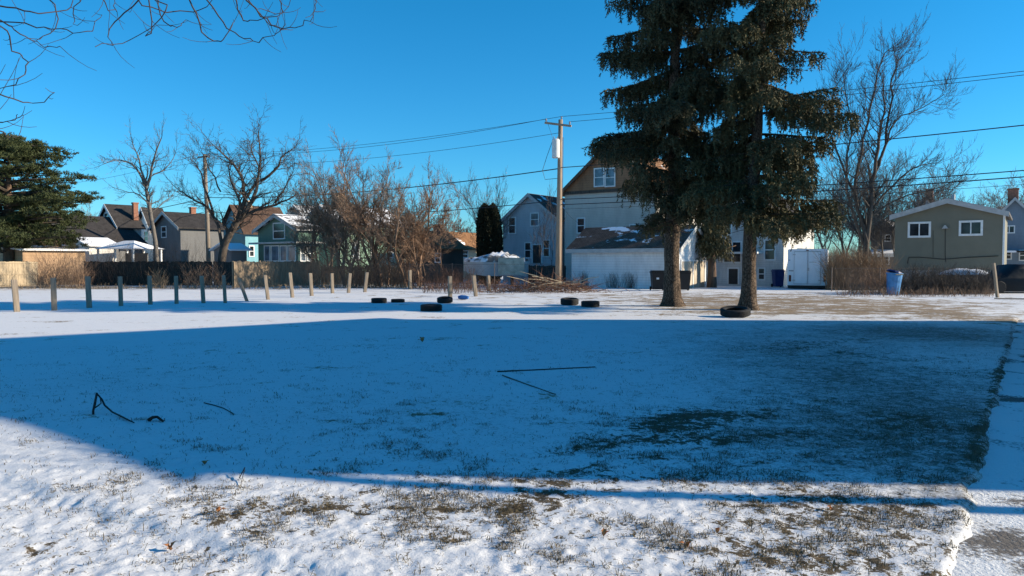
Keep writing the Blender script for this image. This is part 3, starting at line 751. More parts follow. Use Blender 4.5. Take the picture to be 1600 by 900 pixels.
# ------------------------------------------------------------------ brush
def stems(mb, pts, rr, hmin, hmax, r=.007, side=3, lean=.35):
    for x, y in pts:
        L = rr.uniform(hmin, hmax); d = Vector((rr.gauss(0, lean), rr.gauss(0, lean), 1)).normalized(); p = Vector((x, y, -.03)); s = [p]; n = 4
        for i in range(n):
            p = p + d * L / n; d = (d + Vector((rr.gauss(0, .16), rr.gauss(0, .16), rr.gauss(0, .08)))).normalized(); s.append(p)
        mb.tube(s, [r * (1 - .7 * i / n) for i in range(n + 1)], 3, cap=False)
        for k in range(side):
            i = rr.randint(1, n - 1); q = s[i]; d2 = (s[i + 1] - s[i]).normalized(); d2 = (d2 + Vector((rr.gauss(0, .55), rr.gauss(0, .55), rr.gauss(0, .3)))).normalized(); l2 = L * rr.uniform(.15, .4)
            mb.tube([q, q + d2 * l2 * .5, q + d2 * l2 + Vector((0, 0, rr.gauss(0, .05)))], [r * .6, r * .5, r * .25], 3, cap=False)
def brush(name, label, cat, px0, px1, Y0, Y1, n, hmin, hmax, mat, seed, kind=None, group=None, profile=None, r=.008, lean=.3, side=3):
    rr = random.Random(seed); mb = MB()
    a = at((px0 + px1) / 2, 409, (Y0 + Y1) / 2); o = Vector((a.x, a.y, 0))
    for i in range(n):
        px = rr.uniform(px0, px1); Y = rr.uniform(Y0, Y1); q = at(px, 409, Y); k = profile((px - px0) / (px1 - px0)) if profile else 1
        stems(mb, [(q.x - o.x, q.y - o.y)], rr, hmin * k, hmax * k, r, side, lean)
    ob = mb.build(name, mat); ob.location = o
    return tag(ob, label, cat, group, kind)
hump = lambda t: .45 + .55 * math.sin(math.pi * t)
G_BR = 'brown brush along the back of the lot'
brush('bush', 'brown leafless bush between the tan fence and the dark fence', 'bush', 55, 138, 45.2, 47.5, 330, 1.2, 3.3, M['brush'], 1, group=G_BR, profile=hump, side=4)
brush('bush', 'dense brown leafless bush in front of the wooden fence', 'bush', 470, 560, 45, 47.5, 300, 1.0, 2.6, M['brush'], 2, group=G_BR, side=4)
brush('bush', 'dark brown leafless bush under the thicket trees', 'bush', 545, 640, 44.5, 47.5, 420, .8, 2.5, M['bark_brown'], 3, group=G_BR, side=4)
brush('bush', 'reddish brown leafless bush by the wire fence', 'bush', 640, 740, 43, 46, 330, .6, 1.7, M['brush_red'], 4, group=G_BR, side=4)
brush('bush', 'small round dry bush before the dark fence', 'bush', 236, 262, 45.0, 45.8, 90, .5, 1.4, M['brush_tan'], 5, group=G_BR, profile=hump)
brush('bush', 'thin leafless bush at right end of dark fence', 'bush', 290, 350, 45, 46.5, 150, .6, 1.8, M['brush'], 6, group=G_BR)
brush('bush', 'leafless shoots growing behind the dark fence', 'bush', 150, 330, 49.5, 51, 300, 1.5, 3.4, M['bark_brown'], 7, group=G_BR)
brush('weeds', 'dry reddish weeds around the brush pile', 'weeds', 660, 905, 37, 43, 700, .25, .85, M['brush_red'], 8, kind='stuff')
brush('dry_grass', 'dry grass along the fences', 'grass', 0, 660, 43.2, 45, 420, .12, .42, M['brush_tan'], 9, kind='stuff', r=.012)
brush('hedge', 'tall tan dry-leaved hedge right of the cargo trailer', 'hedge', 1290, 1386, 41.5, 44, 800, 1.4, 2.75, M['hedge'], 10, profile=lambda t: .80 + .2 * math.sin(math.pi * (t * .8 + .2)), side=6, lean=.18, r=.010)
brush('bush', 'low tangled bush before the hedge, beside the blue barrel', 'bush', 1325, 1395, 36, 39, 260, .5, 1.6, M['brush'], 12, group=G_BR)
brush('bush', 'dark tangled bush in front of the olive house', 'bush', 1405, 1480, 36, 39, 750, .4, 1.7, M['bark'], 13, group=G_BR, side=4)
brush('bush', 'dark brown bush under right window of the olive house', 'bush', 1470, 1550, 36, 39, 750, .3, 1.6, M['bark'], 14, group=G_BR, side=4)
brush('weeds', 'low dead weeds under the bushes at right', 'weeds', 1310, 1555, 33.5, 36.5, 520, .15, .55, M['brush'], 15, kind='stuff')

def far_woods():
    rr = random.Random(31); mb = MB()
    for i in range(9000):
        x = rr.uniform(-300, 300); y = rr.uniform(135, 175); h = rr.uniform(3.5, 7.5) * (.75 + .5 * vnoise(x / 14.0, 3.0)); p = Vector((x, y, 0)); d = Vector((rr.gauss(0, .22), rr.gauss(0, .2), 1)).normalized(); q = p + d * h * .55 + Vector((rr.gauss(0, .3), 0, 0)); e = p + d * h
        mb.tube([p, q, e], [.05, .035, .012], 3, cap=False)
        for k in range(3):
            s0 = p.lerp(q, rr.uniform(.5, 1)); mb.tube([s0, s0 + Vector((rr.gauss(0, .8), rr.gauss(0, .5), rr.uniform(.4, 1.8)))], [.025, .010], 3, cap=False)
    tag(mb.build('far_woods', M['bark_far']), 'grey leafless woods far beyond the houses', 'woods', kind='stuff')
far_woods()
def brush_pile():
    rr = random.Random(9); b = gp(858, 457); mb = MB(); pale = MB()
    root = empty('brush_pile', (b.x, b.y + 1, 0), 'heap of cut branches in front of the utility pole', 'brush pile')
    for i in range(420):
        x = rr.gauss(0, 1.5); h = max(.05, .68 * math.exp(-(x / 1.9) ** 2)); p = Vector((x, rr.gauss(0, .8), rr.uniform(0, h)))
        d = Vector((rr.gauss(0, 1), rr.gauss(0, .6), rr.gauss(.05, .3))).normalized(); L = rr.uniform(.3, 1.3)
        mb.tube([p, p + d * L * .5 + Vector((0, 0, rr.gauss(0, .06))), p + d * L], [.014, .011, .005], 4, cap=False)
    for i in range(15):
        x = rr.uniform(-.8, 1.5); p = Vector((x, rr.uniform(-.9, -.2), rr.uniform(.15, .6))); d = Vector((rr.choice((-1, 1)), rr.gauss(0, .3), rr.gauss(-.05, .22))).normalized(); L = rr.uniform(.7, 1.9)
        pale.tube([p, p + d * L * .5 + Vector((0, 0, .06)), p + d * L], [.03, .026, .015], 5)
    mb.build('twigs', M['brush_red'], root); pale.build('bare_branches', M['tan_wood'], root)
brush_pile()

# ------------------------------------------------------------------ buildings
class House:
    """gabled house. local +x runs along the front, +y into the depth, the front is y = 0"""
    def __init__(s, name, label, cat, pxL, pxR, pxS, dL, eave_py, apex_py, wall, roof, ridge='u', rot=35, depth=None, over=.35, trim=None, base=-.1, thick=.14, group=None, wall_name='wall'):
        th = R(rot); s.u = Vector((math.sin(th), math.cos(th), 0)); s.v = Vector((math.cos(th), -math.sin(th), 0))
        k = lambda px: (px - 800) / F
        s.L = Vector((k(pxL) * dL, dL, 0)); a = k(pxR)
        s.w = w = (a * s.L.y - s.L.x) / (s.v.x - a * s.v.y)
        P = s.L + s.v * w
        if depth is None:
            b = k(pxS); depth = (b * P.y - P.x) / (s.u.x - b * s.u.y)
        s.dp = dp = depth
        s.ez = at(pxL, eave_py, s.L.y).z
        mid = s.L + s.v * (w / 2) if ridge == 'u' else s.L + s.u * (dp / 2)
        s.az = at(800, apex_py, mid.y).z
        s.root = empty(name, s.L, label, cat, group, -th)
        ez, az = s.ez, s.az; mb = MB()
        if ridge == 'u':
            mb.prism([(0, 0, base), (w, 0, base), (w, 0, ez), (w / 2, 0, az), (0, 0, ez)], (0, dp, 0))
        else:
            mb.prism([(0, 0, base), (0, 0, ez), (0, dp / 2, az), (0, dp, ez), (0, dp, base)], (w, 0, 0))
        s.wall = mb.build(wall_name, wall, s.root)
        rb = MB(); t = thick
        if ridge == 'u':
            sl = (az - ez) / (w / 2)
            for sg in (-1, 1):
                cx = w / 2; ex = cx + sg * (w / 2 + over)
                z1 = az; z0 = ez - sl * over
                pr = [(cx, -over, z1 + .03), (ex, -over, z0 + .03), (ex, -over, z0 + t), (cx, -over, z1 + t)]
                rb.prism(pr if sg > 0 else pr[::-1], (0, dp + 2 * over, 0))
        else:
            sl = (az - ez) / (dp / 2)
            for sg in (-1, 1):
                cy = dp / 2; ey = cy + sg * (dp / 2 + over); z0 = ez - sl * over
                pr = [(-over, cy, az + .03), (-over, ey, z0 + .03), (-over, ey, z0 + t), (-over, cy, az + t)]
                rb.prism(pr[::-1] if sg > 0 else pr, (w + 2 * over, 0, 0))
        s.roof = rb.build('roof', roof, s.root); s.ridge = ridge; s.over = over
        if trim:        # rake boards along the front gable
            tb = MB()
            if ridge == 'u':
                for sg in (-1, 1):
                    cx = w / 2; ex = cx + sg * (w / 2 + over); z0 = ez - sl * over
                    tb.prism([(cx, -over - .03, az - .13), (ex, -over - .03, z0 - .13), (ex, -over - .03, z0 + t + .02), (cx, -over - .03, az + t + .02)][::sg], (0, .025, 0))
            else:
                tb.quadbox(-over, -over - .035, ez - sl * over - .10, w + over, -over - .004, ez - sl * over + t)
                for sg in (-1, 1):
                    cy = dp / 2; ey = cy + sg * (dp / 2 + over); z0 = ez - sl * over
                    tb.prism([(w + over + .005, cy, az - .13), (w + over + .005, ey, z0 - .13), (w + over + .005, ey, z0 + t + .02), (w + over + .005, cy, az + t + .02)], (.03, 0, 0))
            tb.build('fascia', trim, s.root)
    def front(s, px, py):       # picture point on the front face -> local x, z
        d = ray(px, py); o = Vector((0, 0, CAMZ)); n = s.u
        t = (s.L - o).dot(n) / d.dot(n); p = o + d * t
        return (p - s.L).dot(s.v), p.z
    def side(s, px, py):        # picture point on the right side face -> local y, z
        d = ray(px, py); o = Vector((0, 0, CAMZ)); P = s.L + s.v * s.w
        t = (P - o).dot(s.v) / d.dot(s.v); p = o + d * t
        return (p - P).dot(s.u), p.z
    def window(s, px0, py0, px1, py1, face='f', name='window', frame=None, glass=None, mull=True, fw=.09, cross=False):
        q = s.front if face == 'f' else s.side
        a0, z1 = q(px0, py0); a1, z0 = q(px1, py1)
        frame = frame or M['trim_white']; glass = glass or M['glass']
        mb = MB()
        def box(b0, c0, b1, c1, o0, o1):
            if face == 'f': mb2.quadbox(b0, -o1, c0, b1, -o0, c1)
            else: mb2.quadbox(s.w + o0, b0, c0, s.w + o1, b1, c1)
        mb2 = mb
        box(a0 - fw, z0 - fw, a1 + fw, z0, .0, .06); box(a0 - fw, z1, a1 + fw, z1 + fw, .0, .06)
        box(a0 - fw, z0, a0, z1, .0, .055); box(a1, z0, a1 + fw, z1, .0, .055)
        if mull == 'v': box((a0 + a1) / 2 - .035, z0, (a0 + a1) / 2 + .035, z1, .0, .05)
        elif mull: box(a0, (z0 + z1) / 2 - .03, a1, (z0 + z1) / 2 + .03, .0, .05)
        f = mb.build(name, frame, s.root)
        mb2 = MB(); box(a0, z0, a1, z1, .0, .02); mb2.build('pane', glass, f)
        return f
    def door(s, px0, py0, px1, py1, mat, face='f', name='door', frame=None):
        q = s.front if face == 'f' else s.side
        a0, z1 = q(px0, py0); a1, z0 = q(px1, py1); mb = MB()
        def box(b0, c0, b1, c1, o0, o1):
            if face == 'f': mb.quadbox(b0, -o1, c0, b1, -o0, c1)
            else: mb.quadbox(s.w + o0, b0, c0, s.w + o1, b1, c1)
        box(a0, z0, a1, z1, 0, .04)
        w = a1 - a0; h = z1 - z0
        for i in (0, 1):
            for j in (0, 1): box(a0 + w * (.12 + .42 * i), z0 + h * (.10 + .44 * j), a0 + w * (.46 + .42 * i), z0 + h * (.46 + .44 * j), .041, .055)
        d = mb.build(name, mat, s.root)
        if frame:
            mb = MB(); box(a0 - .1, z0, a0, z1 + .1, 0, .06); box(a1, z0, a1 + .1, z1 + .1, 0, .06); box(a0, z1, a1, z1 + .1, 0, .06); mb.build('door_frame', frame, d)
        return d
    def chimney(s, x, y, z0, z1, mat, sz=.5):
        mb = MB(); mb.quadbox(x - sz / 2, y - sz / 2, z0, x + sz / 2, y + sz / 2, z1); mb.quadbox(x - sz / 2 - .05, y - sz / 2 - .05, z1, x + sz / 2 + .05, y + sz / 2 + .05, z1 + .12)
        return mb.build('chimney', mat, s.roof)
    def part(s, mb, name, mat, parent=None): return mb.build(name, mat, parent or s.root)

S_white = siding('white_siding', (.68, .67, .64)); S_white2 = siding('stained_white_boards', (.76, .76, .755), .16, .25)
S_gablewhite = siding('grey_white_siding', (.60, .56, .49), .12, .2); S_grey = siding('grey_clapboard', (.52, .54, .56), .13, .2)
S_shingle = siding('brown_shingles', (.33, .165, .085), .18, .4); S_olive = pm('olive_stucco', (.185, .175, .132), .07, 1.2, .85, .1)
S_green = siding('dark_green_siding', (.12, .22, .17), .13, .25); S_pale = siding('pale_green_siding', (.36, .55, .40), .14, .25)
S_teal = siding('teal_siding', (.22, .48, .55), .13, .2); S_dgrey = siding('dark_grey_siding', (.17, .17, .17), .13, .25)
S_brown = siding('brown_boards', (.10, .075, .06), .15, .3, True); S_cream = siding('cream_boards', (.62, .52, .36), .2, .35)
S_blue = siding('blue_grey_siding', (.18, .24, .30), .13, .2); S_tan = siding('tan_siding', (.45, .29, .17), .2, .3)
R_dark = roofing('dark_shingle_roof', (.055, .05, .048)); R_brown = roofing('brown_shingle_roof', (.115, .07, .05))
R_orange = roofing('orange_brown_roof', (.30, .155, .075), .34); R_snow = roofing('snow_covered_roof', (.12, .10, .09), .75)
R_patch = roofing('patchy_snow_roof', (.12, .085, .07), .42); R_half = roofing('half_snow_roof', (.08, .07, .065), .52, .7); R_grey = roofing('grey_shingle_roof', (.13, .12, .115), .36)
R_edge = roofing('garage_roof', (.150, .098, .072), .395, .8)

# white garage
g = House('garage', 'low white garage with brown patchy-snow roof behind the spruce trunk', 'garage', 893, 1059, 1103, 47.5, 389, 359, S_white2, R_edge, ridge='v', trim=M['trim_grey'], over=.28)
w = g.w
a0, z1 = g.side(1076, 402); a1, z0 = g.side(1098, 451)
mb = MB(); mb.quadbox(w + .001, .45, .0, w + .03, g.dp - .35, 1.62)
door = mb.build('garage_door', M['door_tan'], g.root)
mb = MB()
for y in (.38, g.dp / 2 - .04, g.dp - .36): mb.quadbox(w + .002, y, 0, w + .06, y + .09, 1.66)
mb.quadbox(w + .002, .38, 1.62, w + .065, g.dp - .27, 1.72); mb.build('door_frame', M['trim_white'], door)
mb = MB(); mb.quadbox(.0, -.03, g.ez - .2, w, -.002, g.ez - .1); mb.build('eave_board', M['trim_white'], g.root)
mb = MB(); rr = random.Random(4)
for k in range(16):
    x = rr.uniform(-.2, w * .55); L = rr.uniform(.25, .8); mb.quadbox(x, -.28, g.ez + .0, x + L, -.28 + rr.uniform(.2, .5), g.ez + rr.uniform(.09, .13))
# vines on the garage front
rr = random.Random(8); vm = MB()
for cx in (.9, 3.0, 4.1):
    for k in range(36):
        x = cx + rr.gauss(0, .28); p = Vector((x, -.05, 0)); q = [p]
        for i in range(4): p = p + Vector((rr.gauss(0, .07), rr.gauss(0, .01), rr.uniform(.1, .32))); p.y = min(p.y, -.03); q.append(p)
        vm.tube(q, [.008, .007, .006, .005, .003], 3, cap=False)
vm2 = vm.build('wall_vine', M['bark'], None); vm2.location = g.L; vm2.rotation_euler = (0, 0, -R(35)); tag(vm2, 'leafless vines climbing the white garage front', 'vine')

# big house with brown shingled gable
A = House('house', 'tall pale house with brown shingled gable behind the white garage', 'house', 882, 1024, None, 56, 300, 229, S_gablewhite, R_orange, depth=11, over=.4, trim=M['bark_brown'])
wa = A.w; sl = (A.az - A.ez) / (wa / 2)
mb = MB(); mb.prism([(.0, -.10, A.ez), (wa, -.10, A.ez), (wa / 2, -.10, A.az - .02)], (0, .10 - .003, 0)); mb.build('gable', S_shingle, A.root)
mb = MB(); mb.quadbox(-.05, -.16, A.ez - .22, wa + .05, -.101, A.ez + .0); mb.build('gable_band', M['bark'], A.root)
fr = A.root
for x0, x1 in ((931, 944), (948, 961)):
    f = A.window(x0, 265, x1, 290, name='window', glass=M['glass_blue'])
    f.location = (0, -.10, 0)
A.window(985, 352, 1000, 385); A.window(903, 342, 913, 363)
# grey gabled house behind the boat
C_ = House('house', 'pale grey two-storey gabled house left of the utility pole', 'house', 786, 872, 895, 60, 346, 305, S_grey, R_patch, depth=9, over=.3, trim=M['trim_grey'])
C_.window(796, 341, 805, 364); C_.window(830, 334, 841, 352, glass=M['glass_blue']); C_.window(821, 380, 829, 402); C_.window(850, 376, 858, 400)
C_.door(833, 383, 846, 411, M['door_dark'], frame=M['trim_white'])
mb = MB(); mb.tube([(-.33, -.35, C_.ez - .1), (-.33, -.35, .2)], .05, 6); mb.build('downspout', M['trim_white'], C_.root)
# white house behind the second spruce
B = House('house', 'white two-storey house partly hidden behind the leaning spruce', 'house', 1110, 1224, 1258, 50, 345, 296, S_white, R_dark, depth=8, over=.35)
B.window(1132, 379, 1157, 409, mull='v'); B.door(1139, 420, 1153, 444, M['door_dark'], frame=M['trim_white']); B.window(1186, 420, 1194, 436)
B.window(1060 + 70, 348, 1142, 366); B.window(1196, 376, 1210, 405)
mb = MB(); mb.quadbox(.2, -1.1, 2.12, B.w * .72, -.002, 2.24); mb.build('porch_roof', M['trim_white'], B.root)
# olive house on the right
O = House('house', 'low olive house with white-framed windows and shallow gable', 'house', 1397, 1566, None, 50, 339, 315, S_olive, R_grey, depth=9, over=.3, trim=M['trim_grey'], thick=.18)
O.window(1422, 350, 1451, 368, mull='v', fw=.13); O.window(1502, 348, 1532, 365, mull='v', fw=.13)
mb = MB(); mb.quadbox(-.02, -.06, -.1, O.w + .02, -.003, 1.05); mb.build('foundation', M['concrete'], O.root)
mb = MB()
def op(px, py): x, z = O.front(px, py); return Vector((x, -.04, z))
mb.tube([op(1477, 352), op(1477, 400), op(1478, 410)], .018, 5); mb.tube([op(1418, 412), op(1420, 402), op(1440, 402), op(1475, 405), op(1515, 402), op(1560, 400)], .025, 5); mb.tube([op(1458, 360), op(1458, 402)], .012, 5)
mb.build('wall_cable', M['cable'], O.root)
mb = MB(); x, z = O.front(1477, 356); mb.prism([(x - .18, -.2, z - .05), (x + .18, -.2, z - .05), (x + .03, -.2, z + .16), (x - .03, -.2, z + .16)], (0, .195, 0)); mb.build('wall_lamp', M['trim_grey'], O.root)
mb = MB(); mb.quadbox(O.w - .02, -.05, .2, O.w + .09, .06, O.ez - .05); mb.build('downspout', M['trim_white'], O.root)
sx = O.w * .50
mb = MB(); mb.tube([(sx, 4, O.az - .1), (sx, 4, O.az + .75)], .12, 8); mb.build('vent_pipe', M['steel'], O.roof)
# neighbours of the olive house
N1 = House('house', 'grey gabled house roof with chimney behind the olive house', 'house', 1414, 1470, None, 78, 345, 310, S_grey, R_dark, depth=9, over=.3, trim=M['trim_grey'])
N1.chimney(N1.w * .55, 3, N1.az - .6, N1.az + 1.1, M['brick'], .7)
mb = MB(); mb.tube([(N1.w * .25, 2, N1.az - 1.2), (N1.w * .25, 2, N1.az + 1.2)], .14, 8); mb.build('vent_pipe', M['steel'], N1.roof)
N2 = House('house', 'blue-grey gabled house at the right edge behind the olive house', 'house', 1546, 1622, None, 66, 348, 311, S_blue, R_grey, depth=10, over=.35, trim=M['trim_grey'])
N2.window(1570, 354, 1584, 363, mull='v'); N2.window(1568, 393, 1579, 404); N2.window(1594, 392, 1606, 406)
N2.chimney(N2.w * .45, 1.2, N2.az - .8, N2.az + .9, M['brick'], .8)
mb = MB(); mb.prism([(-.3, -1.8, 2.4), (N2.w, -1.8, 2.4), (N2.w, -1.8, 2.55), (-.3, -1.8, 2.55)], (0, 1.797, 0)); mb.build('porch_roof', R_half, N2.root)
N3 = House('house', 'small grey house with snowy porch roof left of the olive house', 'house', 1360, 1402, None, 64, 366, 345, S_dgrey, R_half, depth=6, over=.3)
N3.window(1384, 368, 1391, 376); N3.window(1378, 400, 1388, 412)
mb = MB(); mb.prism([(-.2, -1.6, 2.0), (N3.w + .2, -1.6, 2.0), (N3.w + .2, -1.6, 2.3), (-.2, -1.6, 2.3)], (0, 1.597, .35)); mb.build('porch_roof', R_snow, N3.root)

# houses on the left, from left to right
T = House('shed', 'low tan shed with dark base behind the tan fence', 'shed', -40, 36, 58, 54, 393, 386, S_tan, R_snow, depth=4, over=.3)
W0 = House('house', 'dark house mostly hidden behind the bushy pine', 'house', 5, 75, 118, 66, 380, 335, S_dgrey, R_dark, depth=8)
W0.window(20, 392, 30, 408)
W1 = House('house', 'white house with steep dark roof and pointed gable at left', 'house', 153, 188, 222, 72, 357, 321, S_white, R_dark, rot=42, over=.3, trim=M['trim_white'])
W1.window(172, 354, 180, 372); W1.window(164, 334, 170, 344); W1.chimney(W1.w * .85, W1.dp * .9, W1.az - 1.4, W1.az + .15, M['brick'], .42)
W2 = House('house', 'narrow white gabled house right of the steep dark roof', 'house', 216, 240, 262, 77, 360, 326, S_white, R_dark, rot=42, over=.4, trim=M['trim_white'])
W2.window(226, 362, 232, 376)
W3 = House('house', 'long grey house with dark roof and brick chimney', 'house', 240, 283, 350, 70, 358, 333, S_dgrey, R_dark, rot=42, over=.35, trim=M['trim_grey'])
W3.window(253, 355, 260, 370); W3.chimney(W3.w * .5, W3.dp * .62, W3.az - .3, W3.az + .55, M['brick'], .45)
S1 = House('garage', 'small garage with snow-covered roof beside the white house', 'garage', 104, 140, 182, 60, 385, 373, S_white, R_snow, rot=38, over=.3)
mb = MB(); mb.quadbox(.3, -.03, 0, 2.2, -.002, 2.0); mb.build('garage_door', M['trim_white'], S1.root)
def gazebo():
    b = at(203, 415, 57); root = empty('gazebo', (b.x, b.y, 0), 'open pavilion with snow-covered hip roof behind the dark fence', 'pavilion', rz=-R(20)); hw, hd = 1.95, 1.5; z0 = at(800, 389, 57).z; z1 = at(800, 376, 57).z
    mb = MB(); c = [(-hw, -hd, z0), (hw, -hd, z0), (hw, hd, z0), (-hw, hd, z0)]; r1, r2 = (-.5, 0, z1), (.5, 0, z1)
    mb.poly([c[0], c[1], r2, r1]); mb.poly([c[1], c[2], r2]); mb.poly([c[2], c[3], r1, r2]); mb.poly([c[3], c[0], r1]); mb.poly(c[::-1]); mb.build('roof', R_snow, root)
    for x in (-hw + .15, -.1, hw - .3):
        for y in (-hd + .15, hd - .2): MB().quadbox(x, y, -.1, x + .12, y + .12, z0 - .002).build('pillar', M['trim_white'], root)
    MB().quadbox(-hw + .3, hd - .4, 0, .6, hd - .3, z0 - .3).build('back_wall', S_dgrey, root)
    MB().quadbox(.1, -.2, 0, 1.3, .5, 1.2).build('counter', S_cream, root)
gazebo()
K = House('shed', 'dark shed with snowy roof beside the teal house', 'shed', 335, 362, 386, 62, 391, 382, S_dgrey, R_snow, rot=40, over=.3)
T3 = House('house', 'teal house with large brown shingle roof', 'house', 348, 384, 452, 74, 362, 322, S_teal, R_brown, rot=42, over=.4)
T3.chimney(T3.w * .5, T3.dp * .35, T3.az - .3, T3.az + .5, M['brick_tan'], .5)
T3.window(390, 385, 396, 400, 's')
T4 = House('house', 'dark roofed house peeking above the green house', 'house', 448, 480, 530, 82, 342, 322, S_dgrey, R_half, rot=40, over=.4)
Gn = House('house', 'green gabled house with long porch of white-framed windows', 'house', 404, 467, 499, 62, 361, 337, S_green, R_half, rot=40, over=.35, trim=M['trim_grey'])
for x0, x1 in ((414, 422), (425, 436), (439, 448), (451, 462)): Gn.window(x0, 385, x1, 407, mull=False, glass=M['glass_blue'])
Gn.window(428, 350, 445, 372)
for x0, x1 in ((470, 476), (480, 488)): Gn.window(x0, 385, x1, 407, 's', glass=M['glass_blue'])
mb = MB(); _, zc = Gn.front(430, 381); mb.quadbox(-.5, -.6, zc, Gn.w + .6, -.002, zc + .13); mb.quadbox(Gn.w + .002, -.002, zc, Gn.w + .6, Gn.dp + .2, zc + .13); mb.build('porch_roof', M['trim_grey'], Gn.root)
Pg = House('house', 'pale green house with arched window behind the brown thicket', 'house', 478, 532, 628, 66, 350, 322, S_pale, R_half, rot=42, over=.4, trim=M['trim_white'])
f = Pg.window(552, 384, 560, 405, 's', frame=M['trim_white'], glass=M['glass_blue'])
y0, z1 = Pg.side(551, 384); y1, _ = Pg.side(561, 384); mb = MB(); c = (y0 + y1) / 2; rr_ = (y1 - y0) / 2 + .06
mb.prism([(Pg.w, c + rr_ * math.cos(math.pi * i / 10), z1 + .08 + rr_ * math.sin(math.pi * i / 10)) for i in range(11)], (.05, 0, 0)); mb.build('arch', M['trim_white'], f)
Pg.window(588, 352, 594, 366, 's'); Pg.window(612, 352, 617, 366, 's'); Pg.window(580, 385, 588, 402, 's'); Pg.window(606, 385, 613, 402, 's')
Pg.chimney(Pg.w * .5, Pg.dp * .25, Pg.az - .5, Pg.az + 1.1, M['brick_tan'], .8)
H6 = House('house', 'small brown house with orange roof and cream side wall', 'house', 634, 690, 724, 58, 388, 363, S_brown, R_orange, rot=38, over=.3)
H6.window(681, 397, 688, 409); H6.chimney(H6.w * .6, H6.dp * .5, H6.az - .5, H6.az + .5, M['brick'], .5)
H7 = House('house', 'low cream house with snow-striped roof behind the brown house', 'house', 676, 700, 752, 66, 384, 364, S_cream, R_orange, rot=40, over=.35)
H7.window(722, 392, 730, 402, 's')

# the neighbouring house on the right, out of frame: it casts the large shadow over the lawn
def shadow_house():
    u, v = Vector((.46, .888, 0)), Vector((.82, -.57, 0))
    Ap = Vector((15.2, 4.75, 0)); A_ = Ap - v * 8; Bq = A_ + u * 12.0; D_ = Ap + u * 12.0
    root = empty('neighbour_house', A_, 'big pale neighbour house beside the side path, out on the right', 'house')
    l = lambda p, z: Vector((p.x - A_.x, p.y - A_.y, z))
    Hh, Rz = 6.45, 9.7
    mb = MB(); mb.prism([l(A_, -.1), l(Ap, -.1), l(D_, -.1), l(Bq, -.1)], (0, 0, Hh + .1)); mb.build('wall', S_white, root)
    e = [A_ - v * .3 - u * .3, Ap + v * .3 - u * .3, D_ + v * .3 + u * .3, Bq - v * .3 + u * .3]
    r1 = A_ + v * 4 + u * 4; r2 = Bq + v * 4 - u * 4; q = [l(p, Hh) for p in e]; R1, R2 = l(r1, Rz), l(r2, Rz)
    mb = MB(); mb.poly([q[0], q[1], R1]); mb.poly([q[1], q[2], R2, R1]); mb.poly([q[2], q[3], R2]); mb.poly([q[3], q[0], R1, R2]); mb.poly(q[::-1]); mb.build('roof', R_dark, root)
    for k in range(4):
        for z in (1.0, 3.9):
            p = l(A_ + u * (1.5 + k * 2.8), z); n = -v
            mb = MB()
            mb.prism([p + n * .06, p + n * .06 + u * 1.1, p + n * .06 + u * 1.1 + Vector((0, 0, 1.5)), p + n * .06 + Vector((0, 0, 1.5))], v * .056)
            f = mb.build('window', M['trim_white'], root)
            p2 = p + u * .1 + Vector((0, 0, .1)) + n * .064
            mb = MB(); mb.prism([p2, p2 + u * .9, p2 + u * .9 + Vector((0, 0, 1.3)), p2 + Vector((0, 0, 1.3))], v * .003); mb.build('pane', M['glass'], f)
shadow_house()

# ------------------------------------------------------------------ fences
def board_fence(name, label, p0, p1, h, mat, rail=None, bw=.14, seed=1, top=.02, gap=.012, group=None, posts=2.4):
    rr = random.Random(seed); p0, p1 = Vector(p0), Vector(p1); L = (p1 - p0).length; t = (p1 - p0).normalized()
    root = empty(name, (p0.x, p0.y, 0), label, 'fence', group, math.atan2(t.y, t.x)); mb = MB(); x = 0
    while x < L:
        hh = h + rr.gauss(0, top); mb.quadbox(x, -.012 + rr.gauss(0, .004), -.05, min(L, x + bw - gap), .012, hh); x += bw
    mb.build('boards', mat, root)
    mb = MB()
    for z in (.3, h * .82): mb.quadbox(0, .014, z, L, .06, z + .09)
    mb.build('rail', rail or mat, root)
    k = 0
    while k <= L + .01:
        MB().quadbox(k - .05, .062, -.1, k + .05, .16, h + .03).build('post', rail or mat, root); k += posts
    return root
f0 = board_fence('wood_fence', 'tan wooden panel fence in front of the bushy pine', gp(-70, 450.2), gp(60, 446), 1.62, M['tan_wood'], bw=.2, seed=2, top=.006)
mb = MB(); L0 = (gp(60, 446) - gp(-70, 450.2)).length
for z in (.08, .75, 1.48): mb.quadbox(0, -.05, z, L0, -.017, z + .09)
mb.build('front_rail', M['tan_wood'], f0)
board_fence('wood_fence', 'long dark board fence in front of the pavilion', gp(132, 446), gp(332, 446), 1.62, M['dark_wood'], seed=3)
board_fence('wood_fence', 'light brown picket fence in front of the green house', gp(366, 449.5), gp(500, 445.6), 1.62, M['brown_wood'], seed=4, bw=.11, top=.03)
board_fence('wood_fence', 'short dark fence section beside the far utility pole', gp(334, 446.2), gp(364, 446.2), 1.6, M['dark_wood'], seed=5)
board_fence('wood_fence', 'weathered fence behind the thicket trees', gp(502, 445), gp(640, 445), 1.3, M['brown_wood'], seed=6, bw=.12, top=.05)
board_fence('wood_fence', 'dark low fence in front of the grey gabled house', at(826, 440, 50).xy.to_3d(), at(884, 440, 49).xy.to_3d(), 1.35, M['dark_wood'], seed=7)
